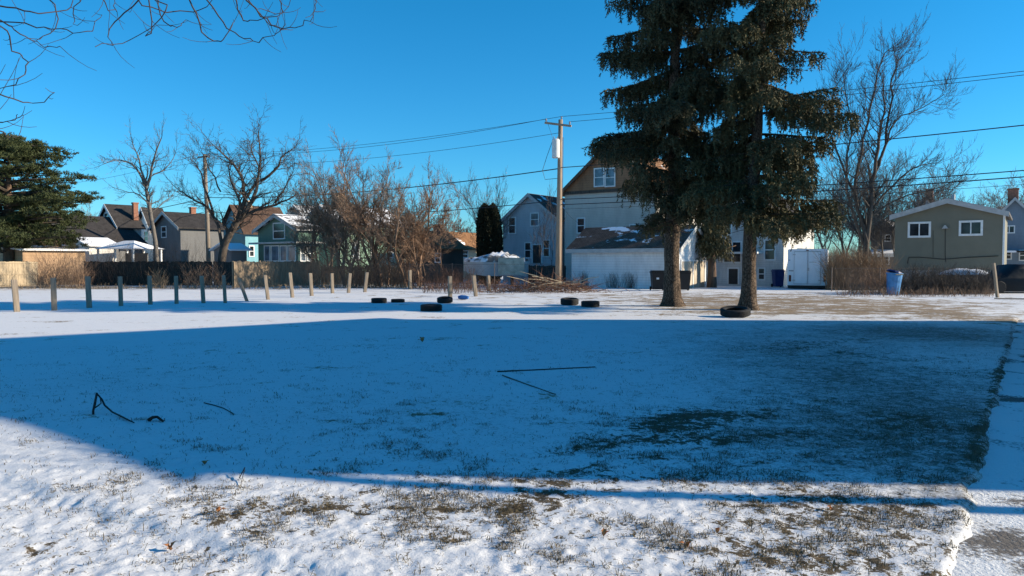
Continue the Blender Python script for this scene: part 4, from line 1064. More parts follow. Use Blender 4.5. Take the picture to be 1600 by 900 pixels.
def chain_fence(label, p0, p1, h, step=.12, posts=2.6):
    p0, p1 = Vector(p0), Vector(p1); L = (p1 - p0).length; t = (p1 - p0).normalized()
    root = empty('wire_fence', (p0.x, p0.y, 0), label, 'fence', None, math.atan2(t.y, t.x)); mb = MB(); x = -h
    while x < L:
        for sg in (0, 1):
            a, b = x, x + h; za, zb = (0.05, h) if sg == 0 else (h, .05)
            if a < 0: za += (zb - za) * (-a) / h; a = 0
            if b > L: zb = za + (zb - za) * (L - a) / (b - a); b = L
            if b > a: mb.tube([(a, 0.004 * sg, za), (b, .004 * sg, zb)], .003, 3, cap=False)
        x += step
    mb.build('mesh', M['rusty_steel'], root); MB().tube([(0, 0, h), (L, 0, h)], .012, 6).build('rail', M['rusty_steel'], root)
    k = 0
    while k <= L: MB().tube([(k, 0, -.1), (k, 0, h + .06)], .024, 6).build('post', M['rusty_steel'], root); k += posts
chain_fence('rusty wire mesh fence in front of the covered boat', at(640, 409, 45.5).xy.to_3d(), at(880, 409, 46).xy.to_3d(), 1.45)
chain_fence('wire mesh fence threaded through the brush before the olive house', at(1300, 409, 40).xy.to_3d(), at(1552, 409, 40).xy.to_3d(), 1.25)

# ------------------------------------------------------------------ wooden posts
ordn = ['first', 'second', 'third', 'fourth', 'fifth', 'sixth', 'seventh', 'eighth', 'ninth', 'tenth', 'eleventh', 'twelfth', 'thirteenth', 'fourteenth', 'fifteenth']
def wpost(bx, by, tx, ty, wpx, label, group, seed):
    rr = random.Random(seed); b = gp(bx, by); t = at(tx, ty, b.y); d = t - b; wd = wpx * b.y / F
    a = R(rr.uniform(20, 45)); hw = wd / (2 * (math.cos(a) + math.sin(a))) * 1.15; n = 7; mb = MB()
    for i in range(n + 1):
        s = i / n; s2 = -.08 + s * 1.08; c = d * s2
        for k in range(8):
            q = a + k * math.pi / 4; r_ = hw * (1.36 if k % 2 else 1.02) * (1 + rr.gauss(0, .015)) * (1 - .03 * s)
            mb.v.append((c.x + r_ * math.cos(q), c.y + r_ * math.sin(q), c.z + (rr.gauss(0, .006) if i == n else 0)))
    for i in range(n):
        for k in range(8): mb.f.append((i * 8 + k, i * 8 + (k + 1) % 8, i * 8 + 8 + (k + 1) % 8, i * 8 + 8 + k))
    mb.f.append(tuple(n * 8 + k for k in range(8)))
    o = mb.build('wooden_post', M['post']); o.location = (b.x, b.y, 0)
    return tag(o, label, 'post', group)
rowp = [(26.5, 487, 22, 437, 10), (85, 485, 83, 434, 8.5), (139.5, 481, 137, 432, 8.5), (189, 478, 187.5, 432, 7.5), (235, 476, 233.5, 431, 7.5), (276, 475, 275, 431, 6.5), (318, 474, 315, 431, 6.5),
        (352, 474, 349.5, 430, 6), (386, 471, 373, 434, 6), (419, 468.5, 414, 430, 6), (457, 465, 453, 426, 6), (487, 462.5, 485, 427, 6), (519.5, 458.5, 518.5, 427, 5.5), (544.5, 458, 547, 427, 5.5), (570, 457, 573.5, 425.5, 5.5)]
for i, (bx, by, tx, ty, w_) in enumerate(rowp):
    lab = '%s wooden post from the left end of the long row on snow' % ordn[i]
    if i == 0: lab = 'first wooden post at the left end of the long row, leaning left'
    if i == 8: lab = 'strongly tilted wooden post in the middle of the long row'
    if i == 14: lab = 'last wooden post at the right end of the long row, leaning right'
    wpost(bx, by, tx, ty, w_, lab, 'wooden posts in a row across the snowy lot', i)
for i, (bx, by, tx, ty, w_, lab) in enumerate([(641, 452, 640.5, 422, 5, 'lone grey post before the wire fence left of the weeds'), (703.5, 472, 703, 431.5, 6.5, 'grey wooden post standing right behind a tire'), (743.5, 463.5, 740, 430.5, 6, 'grey wooden post tilted left in front of the weeds'), (764, 455, 763, 430.5, 5.5, 'grey wooden post nearest the brush pile')]):
    wpost(bx, by, tx, ty, w_, lab, 'grey posts near the weeds', 30 + i)
wpost(1558.5, 465, 1552.5, 411, 4.5, 'thin pale post leaning left beside the right-hand bushes', None, 51)
b = gp(1558, 467); mb = MB(); mb.quadbox(-.6, -.05, .01, .9, .05, .05); o = mb.build('board', M['post']); o.location = (b.x + .3, b.y - .4, 0); o.rotation_euler = (0, 0, -.2); tag(o, 'weathered board lying on snow at the leaning post', 'board')

# ------------------------------------------------------------------ tires
def tire_mesh(Ro=.33, w=.215, ri=.20):
    mb = MB(); h = w / 2
    prof = [(ri, -h * .55), (ri + .02, -h * .80), (ri + .06, -h), (Ro - .05, -h), (Ro - .018, -h * .86), (Ro, -h * .66)]
    for k in range(4):
        z = -h * .66 + (k + .5) * (h * 1.32 / 4.0)
        prof += [(Ro, z - .013), (Ro - .012, z - .010), (Ro - .012, z + .010), (Ro, z + .013)]
    prof += [(Ro, h * .66), (Ro - .018, h * .86), (Ro - .05, h), (ri + .06, h), (ri + .02, h * .80), (ri, h * .55), (ri + .03, h * .45), (Ro - .04, h * .6), (Ro - .03, 0), (Ro - .04, -h * .6), (ri + .03, -h * .45)]
    mb.lathe(prof, 48)
    return mb
tm_ = tire_mesh(); tire_proto = tm_.build('tire', M['rubber'], None, False)
def tire(px, py, wpx, label, tilt=(0, 0), hz_=None, first=[True], squash=1.0):
    b = gp(px, py); s = wpx * b.y / F / .66
    o = tire_proto if first[0] else tire_proto.copy()
    if not first[0]: col.objects.link(o)
    first[0] = False
    o.scale = (s, s, s * squash); o.rotation_euler = (R(tilt[0]), R(tilt[1]), R(px * 7 % 90))
    o.rotation_euler = (Matrix.Rotation(R(tilt[0]), 3, 'X') @ Matrix.Rotation(R(tilt[1]), 3, 'Y')).to_euler()
    half = .1075 * s * squash * math.cos(R(max(abs(tilt[0]), abs(tilt[1])))) + .33 * s * math.sin(R(max(abs(tilt[0]), abs(tilt[1]))))
    o.location = (b.x, b.y + .33 * s, half * .97 + H(b.x, b.y) - .01)
    return tag(o, label, 'tire', 'old tires lying on the snow')
tire(590, 474, 25, 'black tire lying flat, farthest left of the scattered tires')
tire(620, 473, 22, 'small flat tire just right of the farthest left tire', squash=.8)
tire(694, 474, 25, 'black tire leaning against the foot of a grey post', (8, 0), squash=.95)
tire(672, 487, 35, 'thick black tire lying in the blue shadow band', squash=.95)
tire(891, 477, 29, 'left one of two tires between brush pile and spruce', (5, 0), squash=1.05)
tire(924, 480, 30, 'right one of two tires between brush pile and spruce', squash=1.0)
tire(1156, 497, 47, 'large tire tipped up against the leaning spruce trunk', (8, -3), squash=.78)

# ------------------------------------------------------------------ utility poles and wires
def insulator(mb, x, y, z): mb.tube([(x, y, z), (x, y, z + .06), (x, y, z + .07), (x, y, z + .16), (x, y, z + .2)], [.03, .03, .055, .05, .02], 8)
ALD = Vector((29, -23, 0)).normalized(); ALN = Vector((-ALD.y, ALD.x, 0))
def main_pole():
    Y = 42.5; b = at(872, 455, Y); root = empty('utility_pole', (b.x, Y, 0), 'tall brown utility pole with grey transformer and crossarm', 'utility pole')
    zt = at(874, 187, Y).z; tx = at(876, 187, Y).x - b.x
    P = lambda z: Vector((tx * z / zt, 0, z))
    MB().tube([P(-.2), P(zt * .3), P(zt * .6), P(zt)], [.185, .17, .15, .125], 14).build('pole', M['pole'], root, True)
    c = P(zt - .32); d = Vector((.80, -.55, -.17)).normalized() * .0 + Vector((.93, -.30, -.20)).normalized(); mb = MB()
    n0 = 0; mb.quadbox(-.95, -.055, -.055, .62, .055, .055); an = Matrix.Rotation(math.atan2(-.30, .93), 4, 'Z') @ Matrix.Rotation(R(10), 4, 'Y')
    mb.xform(Matrix.Translation(c + Vector((0, -.19, 0))) @ an); arm = mb.build('crossarm', M['pole'], root)
    mb = MB(); X = Matrix.Translation(c + Vector((0, -.19, 0))) @ an; tips = []
    for x in (-.88, .52): p = X @ Vector((x, 0, .056)); insulator(mb, p.x, p.y, p.z); tips.append(p + Vector((0, 0, .17)))
    p = P(zt); insulator(mb, p.x + .05, p.y, p.z); tips.append(p + Vector((.05, 0, .18))); mb.build('insulator', M['ceramic'], root)
    t0 = at(872, 248, Y); t1 = at(872, 222, Y); tc = Vector((-.26, -.30, 0)) + P(t0.z); h = t1.z - t0.z + .12
    mb = MB(); mb.tube([tc, tc + Vector((0, 0, .03)), tc + Vector((0, 0, h - .05)), tc + Vector((0, 0, h))], [.20, .22, .22, .17], 18); tr = mb.build('transformer', M['transformer'], root, False)
    mb = MB()
    for a in (-.1, .1): mb.tube([tc + Vector((a, 0, h)), tc + Vector((a, 0, h + .14))], [.035, .025], 8)
    mb.build('bushing', M['ceramic'], tr)
    MB().quadbox(tc.x - .02, tc.y + .1, tc.z + .2, tc.x + .1, tc.y + .32, tc.z + .32).build('bracket', M['steel'], root)
    q = P(zt - 1.35) + Vector((-.42, -.25, 0)); mb = MB(); mb.tube([q, q + Vector((.06, .02, -.25))], [.05, .045], 7); mb.tube([q + Vector((0, 0, -.02)), P(zt - 1.3)], .02, 5); mb.build('fuse_cutout', M['ceramic'], root)
    mb = MB(); mb.tube([q + Vector((0, 0, .1)), P(zt - .9) + Vector((-.5, -.2, 0)), tips[0]], .008, 4); mb.tube([tc + Vector((-.15, 0, h)), tc + Vector((-.5, 0, .1)), tc + Vector((-.75, 0, -.7)), tc + Vector((-.6, .1, -1.2)), P(tc.z - 1.1)], .014, 4)
    mb.tube([P(zt - 1) + Vector((.16, -.05, 0)), P(4) + Vector((.18, -.06, 0)), P(.1) + Vector((.21, -.06, 0))], .014, 4); mb.build('jumper_wire', M['cable'], root)
    return root, b, Y, zt, [t + Vector((b.x, Y, 0)) for t in tips]
rootp, pb, PY, zt, tips = main_pole()
P2 = Vector((-26.6, 65, 0)); P2.x = (325 - 800) / F * 65
def far_pole():
    zt2 = at(322, 241, 65).z; root = empty('utility_pole', P2, 'far grey utility pole with short crossarm beside the spreading tree', 'utility pole')
    MB().tube([(0.1, 0, -.2), (0, 0, zt2 * .5), (-.15, 0, zt2)], [.2, .18, .14], 12).build('pole', M['pole_grey'], root, True)
    mb = MB(); mb.quadbox(-.75, -.06, -.06, .55, .06, .06); mb.xform(Matrix.Translation((-.15, -.2, zt2 - .25)) @ Matrix.Rotation(R(-30), 4, 'Z')); mb.build('crossarm', M['pole_grey'], root)
    mb = MB(); [insulator(mb, x, -.2, zt2 - .19) for x in (-.7, .3)]; mb.build('insulator', M['ceramic'], root)
    return zt2
zt2 = far_pole()
P3 = Vector((31.8, 19.0, 0)); Pm = Vector((pb.x, PY, 0)); P4 = Vector((-56, 88, 0))
def wire(a, b, sag, r, label, segs=24):
    pts = []
    for i in range(segs + 1):
        t = i / segs; p = Vector(a).lerp(Vector(b), t); p.z -= 4 * sag * t * (1 - t); pts.append(p)
    mb = MB().tube(pts, r, 4); o = mb.build('overhead_wire', M['cable']); tag(o, label, 'wire', 'overhead power and phone wires'); return o
def z3(py, z0, sag):   # end height so that the wire passes picture row py at the right edge
    t = (29 * 0 + 0)
    a = Pm; b = P3; k = 800 / F; den = (b.x - a.x) - k * (b.y - a.y); t = (k * a.y - a.x) / den
    Y = a.y + (b.y - a.y) * t; z = at(1600, py, Y).z + 4 * sag * t * (1 - t)
    return z0 + (z - z0) / t
up = Vector((0, 0, 1))
for i, (py, nm) in enumerate(((110, 'highest'), (116, 'second highest'))):
    tp = tips[2 if i == 0 else 1]; zz = z3(py, tp.z, .25)
    wire(tp, P3 + up * zz, .25, .012, '%s thin wire running from the tall pole past the right spruce' % nm)
for i, (z0, py, r, lab) in enumerate(((6.95, 195, .022, 'thick single cable sagging from the tall pole to the right edge'), (5.15, 266, .020, 'upper of two low cables above the olive house'), (4.85, 276, .022, 'lower of two low cables above the olive house'), (4.6, 288, .008, 'thin wire lowest over the olive house roof'))):
    wire(Pm + up * z0, P3 + up * z3(py, z0, .3), .3, r, lab)
wire(tips[0], P2 + Vector((-.5, -.2, zt2)), .7, .012, 'upper thin wire between tall pole and far pole')
wire(tips[2], P2 + Vector((.3, -.2, zt2)), .5, .012, 'topmost thin wire between tall pole and far pole')
wire(Pm + up * (zt - .75), P2 + Vector((0, -.2, zt2 - .9)), .6, .012, 'third wire from top between tall pole and far pole')
wire(Pm + up * 6.9, P2 + up * 7.2, .5, .028, 'thick cable between tall pole and far pole at mid height')
wire(Pm + up * 5.1, P2 + up * 6.0, .6, .022, 'low cable between tall pole and far pole over brown roofs')
wire(P2 + Vector((-.5, -.2, zt2)), P4 + up * 10.6, .6, .014, 'upper wire left of the far pole above the white house')
wire(P2 + up * 7.2, P4 + up * 6.6, .6, .028, 'thick cable left of the far pole toward the pine')
wire(P2 + up * 6.0, P4 + up * 4.6, .5, .022, 'low cable left of the far pole before the white gables')
wire(Pm + up * 5.0, A.L + up * 4.3 + A.v * 1.5 - A.u * .05, .15, .010, 'service wire from the tall pole to the pale shingled house')
wire(Pm + up * 6.0, C_.L + C_.v * 3.5 - C_.u * .05 + up * 4.6, .2, .010, 'service wire from tall pole to grey gabled house')

# ------------------------------------------------------------------ bins, barrel, trailer, boat and other things
def wheelie(px, py, wpx, name_mat, label, hh=1.08, rz=0, group=None, lidtilt=0):
    b = gp(px, py); s = wpx * b.y / F / .58
    root = empty('wheeled_bin', (b.x, b.y + .3, 0), label, 'bin', group, rz); mb = MB()
    def ring(z, hx, hy): return [(-hx, -hy, z), (hx, -hy, z), (hx, hy, z), (-hx, hy, z)]
    rings = [ring(.06, .23 * s, .26), ring(.5, .255 * s, .30), ring(.95 * hh, .285 * s, .34)]
    for r_ in rings: mb.v += r_
    for i in range(2):
        for k in range(4): mb.f.append((i * 4 + k, i * 4 + (k + 1) % 4, i * 4 + 4 + (k + 1) % 4, i * 4 + 4 + k))
    mb.f += [(3, 2, 1, 0), (8, 9, 10, 11)]; mb.quadbox(-.3 * s, -.355, .90 * hh, .3 * s, .355, .95 * hh - .003); mb.build('body', name_mat, root)
    mb = MB(); mb.prism([(-.31 * s, -.38, .955 * hh), (.31 * s, -.38, .955 * hh), (.30 * s, .40, .955 * hh), (-.30 * s, .40, .955 * hh)], (0, 0, .03)); mb.prism([(-.27 * s, -.33, .987 * hh), (.27 * s, -.33, .987 * hh), (.27 * s, .33, .987 * hh), (-.27 * s, .33, .987 * hh)], (0, 0, .05)); mb.build('lid', name_mat, root)
    for sx_ in (-.27, .27): MB().lathe([(.0, -.03), (.11, -.03), (.11, .03), (.0, .03)], 16, Matrix.Translation((sx_ * s, .28, .11)) @ Matrix.Rotation(R(90), 4, 'Y')).build('wheel', M['rubber'], root)
    MB().tube([(-.22 * s, .42, .93 * hh), (.22 * s, .42, .93 * hh)], .02, 6).build('handle', name_mat, root)
    return root
bg = wheelie(1029, 454, 21, M['black_plastic'], 'black wheeled bin with white sticker left of the thick spruce trunk', group='black bins by the garage')
MB().quadbox(-.12, -.335, .62, .02, -.322, .72).build('sticker', M['label_white'], bg)
wheelie(1070, 454.5, 19, M['black_plastic'], 'black wheeled bin at the garage corner, right of the trunk', group='black bins by the garage')
wheelie(1218, 449, 15, M['blue_dark'], 'navy blue bin standing beside the cargo trailer')
def barrel():
    b = gp(1400, 461); root = empty('barrel_bin', (b.x, b.y + .3, 0), 'tilted light blue bin among the bushes before the hedge', 'bin'); s = 1.0; mb = MB()
    mb.tube([(0, 0, .02), (0, 0, .3), (0, 0, .8), (0, 0, 1.02)], [.27, .30, .345, .36], 14); mb.tube([(0, 0, 1.0), (0, 0, 1.06)], [.39, .39], 14)
    mb.xform(Matrix.Rotation(R(4), 4, 'Y')); mb.build('body', M['blue_light'], root)
    mb = MB(); mb.tube([(0, 0, 1.066), (.02, 0, 1.14)], [.38, .33], 14); mb.xform(Matrix.Rotation(R(4), 4, 'Y')); mb.build('lid', M['blue_dark'], root)
    MB().quadbox(-.05, -.40, .96, .30, -.33, 1.02).build('rim_label', M['tan_wood'], root)
barrel()
b = gp(724, 468); mb = MB(); mb.tube([(-.22, 0, .09), (-.08, 0, .10), (.1, .02, .09), (.22, 0, .08)], [.07, .10, .09, .06], 10); o = mb.build('crushed_jug', M['blue_plastic']); o.location = (b.x, b.y, 0); o.rotation_euler = (0, 0, -.25); tag(o, 'blue plastic jug lying on snow near the grey posts', 'jug')

def trailer():
    Y = gp(1262, 452).y; l = at(1232, 409, Y); r_ = at(1291, 409, Y); w = r_.x - l.x; z1 = at(1262, 389, Y).z; z0 = at(1262, 446, Y).z
    root = empty('cargo_trailer', ((l.x + r_.x) / 2, Y, 0), 'white enclosed cargo trailer with double rear doors', 'trailer', rz=-R(24)); w *= .98; dp = 3.8; hw = w / 2
    n = 10; prof = [(-hw, z0), (hw, z0), (hw, z1 - .06), (hw - .06, z1), (-hw + .06, z1), (-hw, z1 - .06)]
    MB().prism([(x, 0, z) for x, z in prof], (0, dp, 0)).build('body', M['trailer_white'], root)
    MB().quadbox(-hw + .02, -.05, z0 - .16, hw - .02, dp, z0 - .004).build('chassis', M['black_plastic'], root)
    for sg in (-1, 1):
        x0, x1 = (-.60, -.012) if sg < 0 else (.012, .60); x0 *= hw / .92; x1 *= hw / .92
        d = MB().quadbox(x0, -.035, z0 + .10, x1, -.003, z1 - .17).build('door', M['trailer_white'], root)
        hx = x0 if sg < 0 else x1; mb = MB()
        for z in (z0 + .3, z1 - .32): mb.quadbox(hx - .10, -.05, z - .03, hx + .06, -.036, z + .03)
        mb.build('hinge', M['steel'], d)
    mb = MB(); e = .61 * hw / .92
    mb.quadbox(-e, -.012, z1 - .165, e, -.002, z1 - .145); mb.quadbox(-e - .012, -.012, z0 + .08, -e - .001, -.002, z1 - .146); mb.quadbox(e + .001, -.012, z0 + .08, e + .012, -.002, z1 - .146); mb.quadbox(-e, -.012, z0 + .075, e, -.002, z0 + .092); mb.build('door_seal', M['trailer_line'], root)
    mb = MB(); mb.tube([(.03, -.06, z0 + .12), (.03, -.06, z1 - .2)], .012, 5); mb.quadbox(.0, -.085, z0 + .85, .10, -.045, z0 + 1.02); mb.build('latch_bar', M['steel'], root)
    for sg in (-1, 1): MB().quadbox(sg * (hw - .14) - .06, -.03, z0 + .22, sg * (hw - .14) + .06, -.001, z0 + .60).build('tail_light', M['tail_light'], root)
    MB().quadbox(-.07, -.02, z1 - .11, .07, -.002, z1 - .06).build('marker_light', M['tail_light'], root)
    mb = MB()
    for x in (-hw + .10, hw - .10): mb.quadbox(x - .04, -.018, z0 + 1.45, x + .04, -.001, z0 + 1.49)
    mb.build('reflector', M['trailer_line'], root)
    mb = MB(); rr = random.Random(2); x = .08         # a short line of small grey lettering on the right door, a plate text on the left
    mb.quadbox(.1, -.040, z0 + 1.345, .50, -.0355, z0 + 1.365); mb.build('door_strip', M['trailer_line'], root)
    MB().quadbox(-hw + .05, -.016, z0 + .78, -hw + .36, -.001, z0 + .92).build('number_plate', M['label_white'], root)
    mb = MB()
    for k in range(5): mb.quadbox(-hw + .08 + k * .052, -.0185, z0 + .82, -hw + .115 + k * .052, -.0165, z0 + .88)
    mb.build('plate_characters', M['trailer_line'], root)
    for sg in (-1, 1): MB().lathe([(.0, -.1), (.3, -.1), (.34, -.06), (.34, .06), (.3, .1), (.0, .1)], 20, Matrix.Translation((sg * (hw - .0), 1.9, .34)) @ Matrix.Rotation(R(90), 4, 'Y')).build('wheel', M['rubber'], root)
trailer()

def boat():
    Y = 49.5; b = at(774, 424, Y); root = empty('covered_boat', (b.x, Y, 0), 'long boat under a snowy grey cover behind the wire fence', 'boat', rz=-R(8))
    k = Y / F; L = 100 * k / 2; mb = MB(); n = 14; Vs = []
    top = at(774, 393, Y).z; mid = at(774, 408, Y).z; bot = at(774, 424, Y).z - .3
    for i in range(n + 1):
        t = i / n; x = -L + 2 * L * t; f = min(1, (t * 2.6) ** .6 + .03); hw = 1.15 * f
        Vs.append([(x, -hw * .55, bot + .35 * (1 - f)), (x, -hw, mid), (x, hw, mid), (x, hw * .55, bot + .35 * (1 - f))])
    for ring in Vs: mb.v += ring
    for i in range(n):
        for k2 in range(4): mb.f.append((i * 4 + k2, i * 4 + 4 + k2, i * 4 + 4 + (k2 + 1) % 4, i * 4 + (k2 + 1) % 4))
    mb.f += [(0, 1, 2, 3), (n * 4 + 3, n * 4 + 2, n * 4 + 1, n * 4)]; mb.build('hull', M['hull'], root)
    cv = MB(); rr = random.Random(5); rows = 9
    for i in range(n * 2 + 1):
        t = i / (n * 2); x = -L + 2 * L * t; f = min(1, (t * 2.6) ** .6 + .03); hw = 1.2 * f; rise = (top - mid) * (.35 + .65 * math.exp(-((t - .58) / .28) ** 2)) * (1.05 if t < .9 else .8)
        for j in range(rows):
            a = math.pi * j / (rows - 1); cv.v.append((x, -hw * math.cos(a), mid - .06 + rise * math.sin(a) ** .9 + .05 * rr.gauss(0, 1) * math.sin(a)))
    for i in range(n * 2):
        for j in range(rows - 1): cv.f.append((i * rows + j, i * rows + j + 1, (i + 1) * rows + j + 1, (i + 1) * rows + j))
    m, nt, bb = new_mat('snowy_boat_cover'); nz = noise(nt, 1.6, 5, .6, coords(nt, (1, 1, 1)), .5)
    nt.links.new(ramp(nt, nz, [(.42, (.10, .10, .10)), (.48, (.36, .35, .33)), (.54, (.83, .84, .86))]), bb.inputs['Base Color']); bb.inputs['Roughness'].default_value = .8; bump(nt, bb, nz, .5, .05)
    cv.build('cover', m, root, True)
    sk = MB(); sk.quadbox(L * .18, -1.23, bot + .1, L * .98, -1.17, mid + .22); sk.build('side_tarp', M['tarp_tan'], root)
    for x in (-L * .3, L * .5): MB().quadbox(x, -.4, -.05, x + .12, .4, bot + .3).build('stand', M['dark_wood'], root)
boat()

def dark_heap():
    b = gp(1590, 459); root = tag(bpy.data.objects.new('covered_car', None), 'low car under a black cover at the right edge', 'car'); col.objects.link(root); root.location = (b.x + .6, b.y + 1.2, 0)
    mb = MB(); prof = [(-1.9, .1), (-1.95, .55), (-1.5, .80), (-.9, .92), (-.35, 1.42), (.9, 1.46), (1.5, 1.0), (2.0, .85), (2.1, .1)]; k = len(prof)
    for j, (y, s) in enumerate(((-.85, .86), (-.78, 1.0), (0, 1.04), (.78, 1.0), (.85, .86))):
        for x, z in prof: mb.v.append((x, y, z * s))
    for j in range(4):
        for i in range(k - 1): mb.f.append((j * k + i, j * k + i + 1, j * k + k + i + 1, j * k + k + i))
    mb.f += [tuple(range(k - 1, -1, -1)), tuple(4 * k + i for i in range(k))]
    mb.build('cover', M['black_tarp'], root, True)
    for x in (-1.25, 1.35):
        for y in (-.80, .80): MB().lathe([(0, -.09), (.28, -.09), (.31, -.05), (.31, .05), (.28, .09), (0, .09)], 18, Matrix.Translation((x, y, .31)) @ Matrix.Rotation(R(90), 4, 'X')).build('wheel', M['rubber'], root)
dark_heap()
def junk():
    p = at(1506, 440, 42.5); root = empty('flatbed_cart', (p.x, 42.5, 0), 'dark cart with snow on top half hidden in the brush by the olive house', 'cart', rz=-R(28))
    MB().prism([(-1.5, -.7, .35), (1.5, -.7, .35), (1.5, -.7, .85), (-1.5, -.7, .85)], (0, 1.4, 0)).build('bed', M['black_plastic'], root)
    mb = MB(); rr = random.Random(4); nx, ny = 14, 7
    for i in range(nx):
        for j in range(ny):
            e = math.sin(math.pi * i / (nx - 1)) * math.sin(math.pi * j / (ny - 1)); mb.v.append((-1.35 + 2.7 * i / (nx - 1), -.66 + 1.3 * j / (ny - 1), .855 + .34 * abs(e) ** .5 * (1 + rr.gauss(0, .12))))
    for i in range(nx - 1):
        for j in range(ny - 1): mb.f.append((i * ny + j, (i + 1) * ny + j, (i + 1) * ny + j + 1, i * ny + j + 1))
    mb.build('snow_load', M['snow_cap'], root, True)
    for x in (-.9, .9): MB().lathe([(0, -.08), (.26, -.08), (.26, .08), (0, .08)], 16, Matrix.Translation((x, -.78, .27)) @ Matrix.Rotation(R(90), 4, 'X')).build('wheel', M['rubber'], root)
junk()

# ------------------------------------------------------------------ sticks and leaves on the lawn
def stick(name, label, paths, mat=None, cat='branch', lift=.0):
    mb = MB(); c = gp(*paths[0][0][0][:2]); z0 = H(c.x, c.y)
    for pl, r0, r1 in paths:
        pts = []
        for q in pl:
            g_ = gp(q[0], q[1]); hh = q[2] if len(q) > 2 else r0 * .8
            pts.append(Vector((g_.x - c.x, g_.y - c.y, float(hgt(g_.x, g_.y)) - z0 + hh)))
        n = len(pts); mb.tube(pts, [r0 + (r1 - r0) * i / (n - 1) for i in range(n)], 7)
    o = mb.build(name, mat or M['stick'], None, True); o.location = (c.x, c.y, z0); return tag(o, label, cat)
# forked branch: one prong rises off the snow
def forked():
    c = gp(146, 668); z0 = float(hgt(c.x, c.y)); Y = c.y; mb = MB()
    P = lambda px, py, y=0: at(px, py, Y + y) - Vector((c.x, c.y, z0))
    mb.tube([P(146, 667), P(146, 655), P(145.5, 642)], [.008, .010, .011], 7)
    mb.tube([P(145.5, 642), P(149, 632, .04), P(150, 625, .06), P(152, 617, .1)], [.010, .008, .007, .004], 7)
    mb.tube([P(147, 638, .02), P(153, 634, .1), P(158, 630, .14), P(157, 624, .15), P(156, 618, .18)], [.007, .007, .006, .005, .003], 7)
    q = [P(145.5, 642)]
    for px, py, h in ((152, 646, .16), (160, 652, .11), (164, 658, .07), (176, 666, .03), (190, 672, .015), (199, 677, .015), (210, 682, .012)):
        g_ = gp(px, py + h * 80); q.append(Vector((g_.x - c.x, g_.y - c.y, float(hgt(g_.x, g_.y)) - z0 + h)))
    mb.tube(q, [.010, .010, .009, .009, .008, .008, .007, .005], 7)
    o = mb.build('fallen_branch', M['stick'], None, True); o.location = (c.x, c.y, z0); tag(o, 'dark forked branch standing up out of the shaded snow', 'branch')
forked()
stick('twig', 'thin curved twig lying right of the forked branch', [([(319, 643), (335, 647), (350, 652), (360, 658), (366, 662)], .006, .004)])
stick('pole_stick', 'long straight stick lying across the middle of the shaded lawn', [([(777, 582), (830, 579.5), (880, 576.5), (930, 574)], .010, .007)])
stick('stick', 'shorter buried stick slanting below the long straight stick', [([(785, 587, .004), (825, 602, .006), (868, 617, .003)], .010, .007)], M['bark'])
stick('bark_chunk', 'dark curled piece of bark beside the forked branch', [([(233, 678), (239, 676, .03), (246, 676, .035), (255, 679, .012)], .018, .010)])
stick('twig', 'short forked twig stuck in the sunlit snow near the leaves', [([(374, 762, .01), (383, 754, .06)], .004, .003), ([(383, 754, .06), (376, 771, .01)], .003, .002)])
def leaf(px, py, size, label, seed, group='fallen leaves on the foreground snow'):
    rr = random.Random(seed); c = gp(px, py); mb = MB(); s = size
    for k in range(3):
        a0 = rr.uniform(0, 6.28); tilt = rr.uniform(.3, 1.1); n = 8; pts = []
        X = Matrix.Rotation(a0, 4, 'Z') @ Matrix.Rotation(-tilt, 4, 'Y')
        sp = [(0, 0), (.25, .22), (.45, .18), (.6, .30), (.75, .14), (1, 0)]
        up_, lo = [], []
        for t, wv in sp:
            cu = .18 * math.sin(math.pi * t); up_.append(X @ Vector((t * s, wv * s, cu * s + wv * s * .3))); lo.append(X @ Vector((t * s, -wv * s, cu * s + wv * s * .3)))
        i0 = len(mb.v); cen = [X @ Vector((t * s, 0, .18 * math.sin(math.pi * t) * s)) for t, _ in sp]
        mb.v += [tuple(p) for p in up_ + cen + lo]
        for i in range(5): mb.f += [(i0 + 6 + i, i0 + 7 + i, i0 + i + 1, i0 + i), (i0 + 12 + i, i0 + 13 + i, i0 + 7 + i, i0 + 6 + i)]
    o = mb.build('fallen_leaf', M['leaf']); o.location = (c.x, c.y, float(hgt(c.x, c.y)) + .005); tag(o, label, 'leaf', group)
leaf(267, 858, .06, 'orange curled leaf casting a shadow at lower left', 1)
leaf(341, 812, .06, 'upright brown leaf on the sunlit snow right of center left', 2)
leaf(660, 536, .14, 'dark leaf clump far out on the shaded snow', 3)
leaf(320, 741, .05, 'reddish leaf at the shadow edge near lower left', 4)
leaf(1121, 836, .05, 'orange leaf on the snow left of the bottom right grass', 5)
leaf(1074, 858, .06, 'brown upright leaf near the bottom edge right of center', 6)
leaf(1300, 800, .05, 'brown leaf in the tan grass patch at lower right', 7)
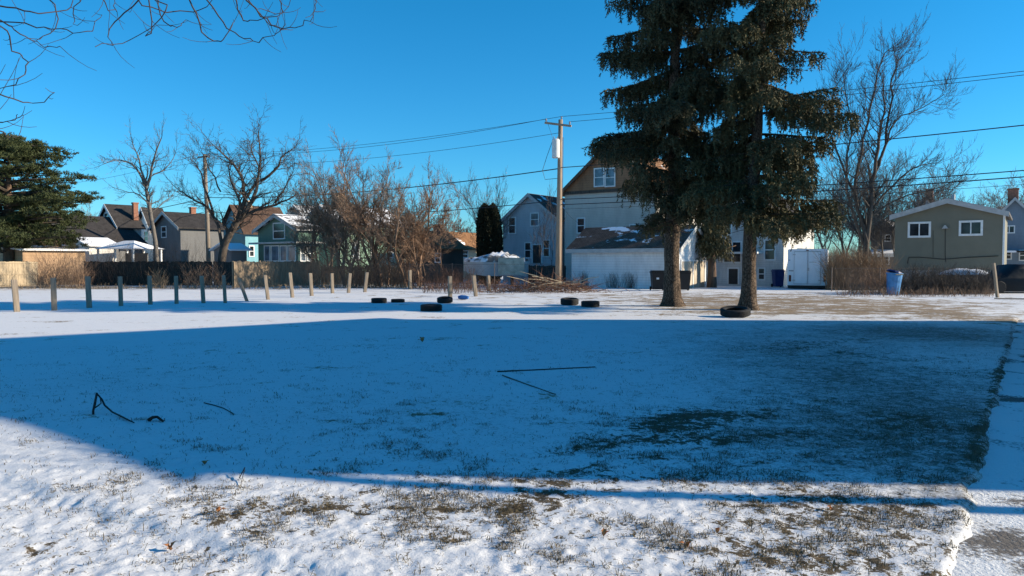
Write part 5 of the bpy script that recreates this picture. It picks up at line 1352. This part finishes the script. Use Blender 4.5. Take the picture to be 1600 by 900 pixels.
leaf(943, 843, .05, 'brown leaf between the grass patches at the bottom', 8)

# ------------------------------------------------------------------ light, sky, view
EL, AZ = R(20), math.atan2(-.04, 1.0)
sd = Vector((math.cos(AZ) * math.cos(EL), math.sin(AZ) * math.cos(EL), math.sin(EL)))
sun_d = bpy.data.lights.new('sun', 'SUN'); sun_d.energy = 4.7; sun_d.angle = R(.5); sun_d.color = (1.0, .865, .67)
sun = bpy.data.objects.new('sun', sun_d); col.objects.link(sun); sun.rotation_euler = sd.to_track_quat('Z', 'Y').to_euler(); sun.location = (40, 0, 30)
wld = bpy.data.worlds.new('World'); scene.world = wld; wld.use_nodes = True; nt = wld.node_tree; bg = nt.nodes['Background']
sky = nt.nodes.new('ShaderNodeTexSky'); sky.sky_type = 'NISHITA'; sky.sun_disc = False; sky.sun_elevation = EL; sky.sun_rotation = R(90) - AZ
sky.air_density = 1.0; sky.dust_density = .1; sky.ozone_density = 2.0; sky.altitude = 200
hs = nt.nodes.new('ShaderNodeHueSaturation'); hs.inputs['Saturation'].default_value = 1.22; nt.links.new(sky.outputs[0], hs.inputs['Color'])
tint = nt.nodes.new('ShaderNodeMix'); tint.data_type = 'RGBA'; tint.blend_type = 'MULTIPLY'; tint.inputs[0].default_value = 1; tint.inputs[7].default_value = (.27, .80, .98, 1)
tc = nt.nodes.new('ShaderNodeTexCoord'); sx = nt.nodes.new('ShaderNodeSeparateXYZ'); nt.links.new(tc.outputs['Generated'], sx.inputs[0])
tr = ramp(nt, sx.outputs[2], [(0.0, (.34, .66, 1.0)), (.12, (.22, .71, 1.0)), (.35, (.13, .80, 1.0)), (1.0, (.18, .79, 1.0))]); nt.links.new(tr, tint.inputs[7])
nt.links.new(hs.outputs[0], tint.inputs[6]); nt.links.new(tint.outputs[2], bg.inputs['Color']); bg.inputs['Strength'].default_value = .106
vs = scene.view_settings; vs.view_transform = 'Standard'; vs.look = 'None'; vs.exposure = .8; vs.gamma = 1.0; vs.use_curve_mapping = False
scene.cycles.max_bounces = 6; scene.cycles.diffuse_bounces = 3
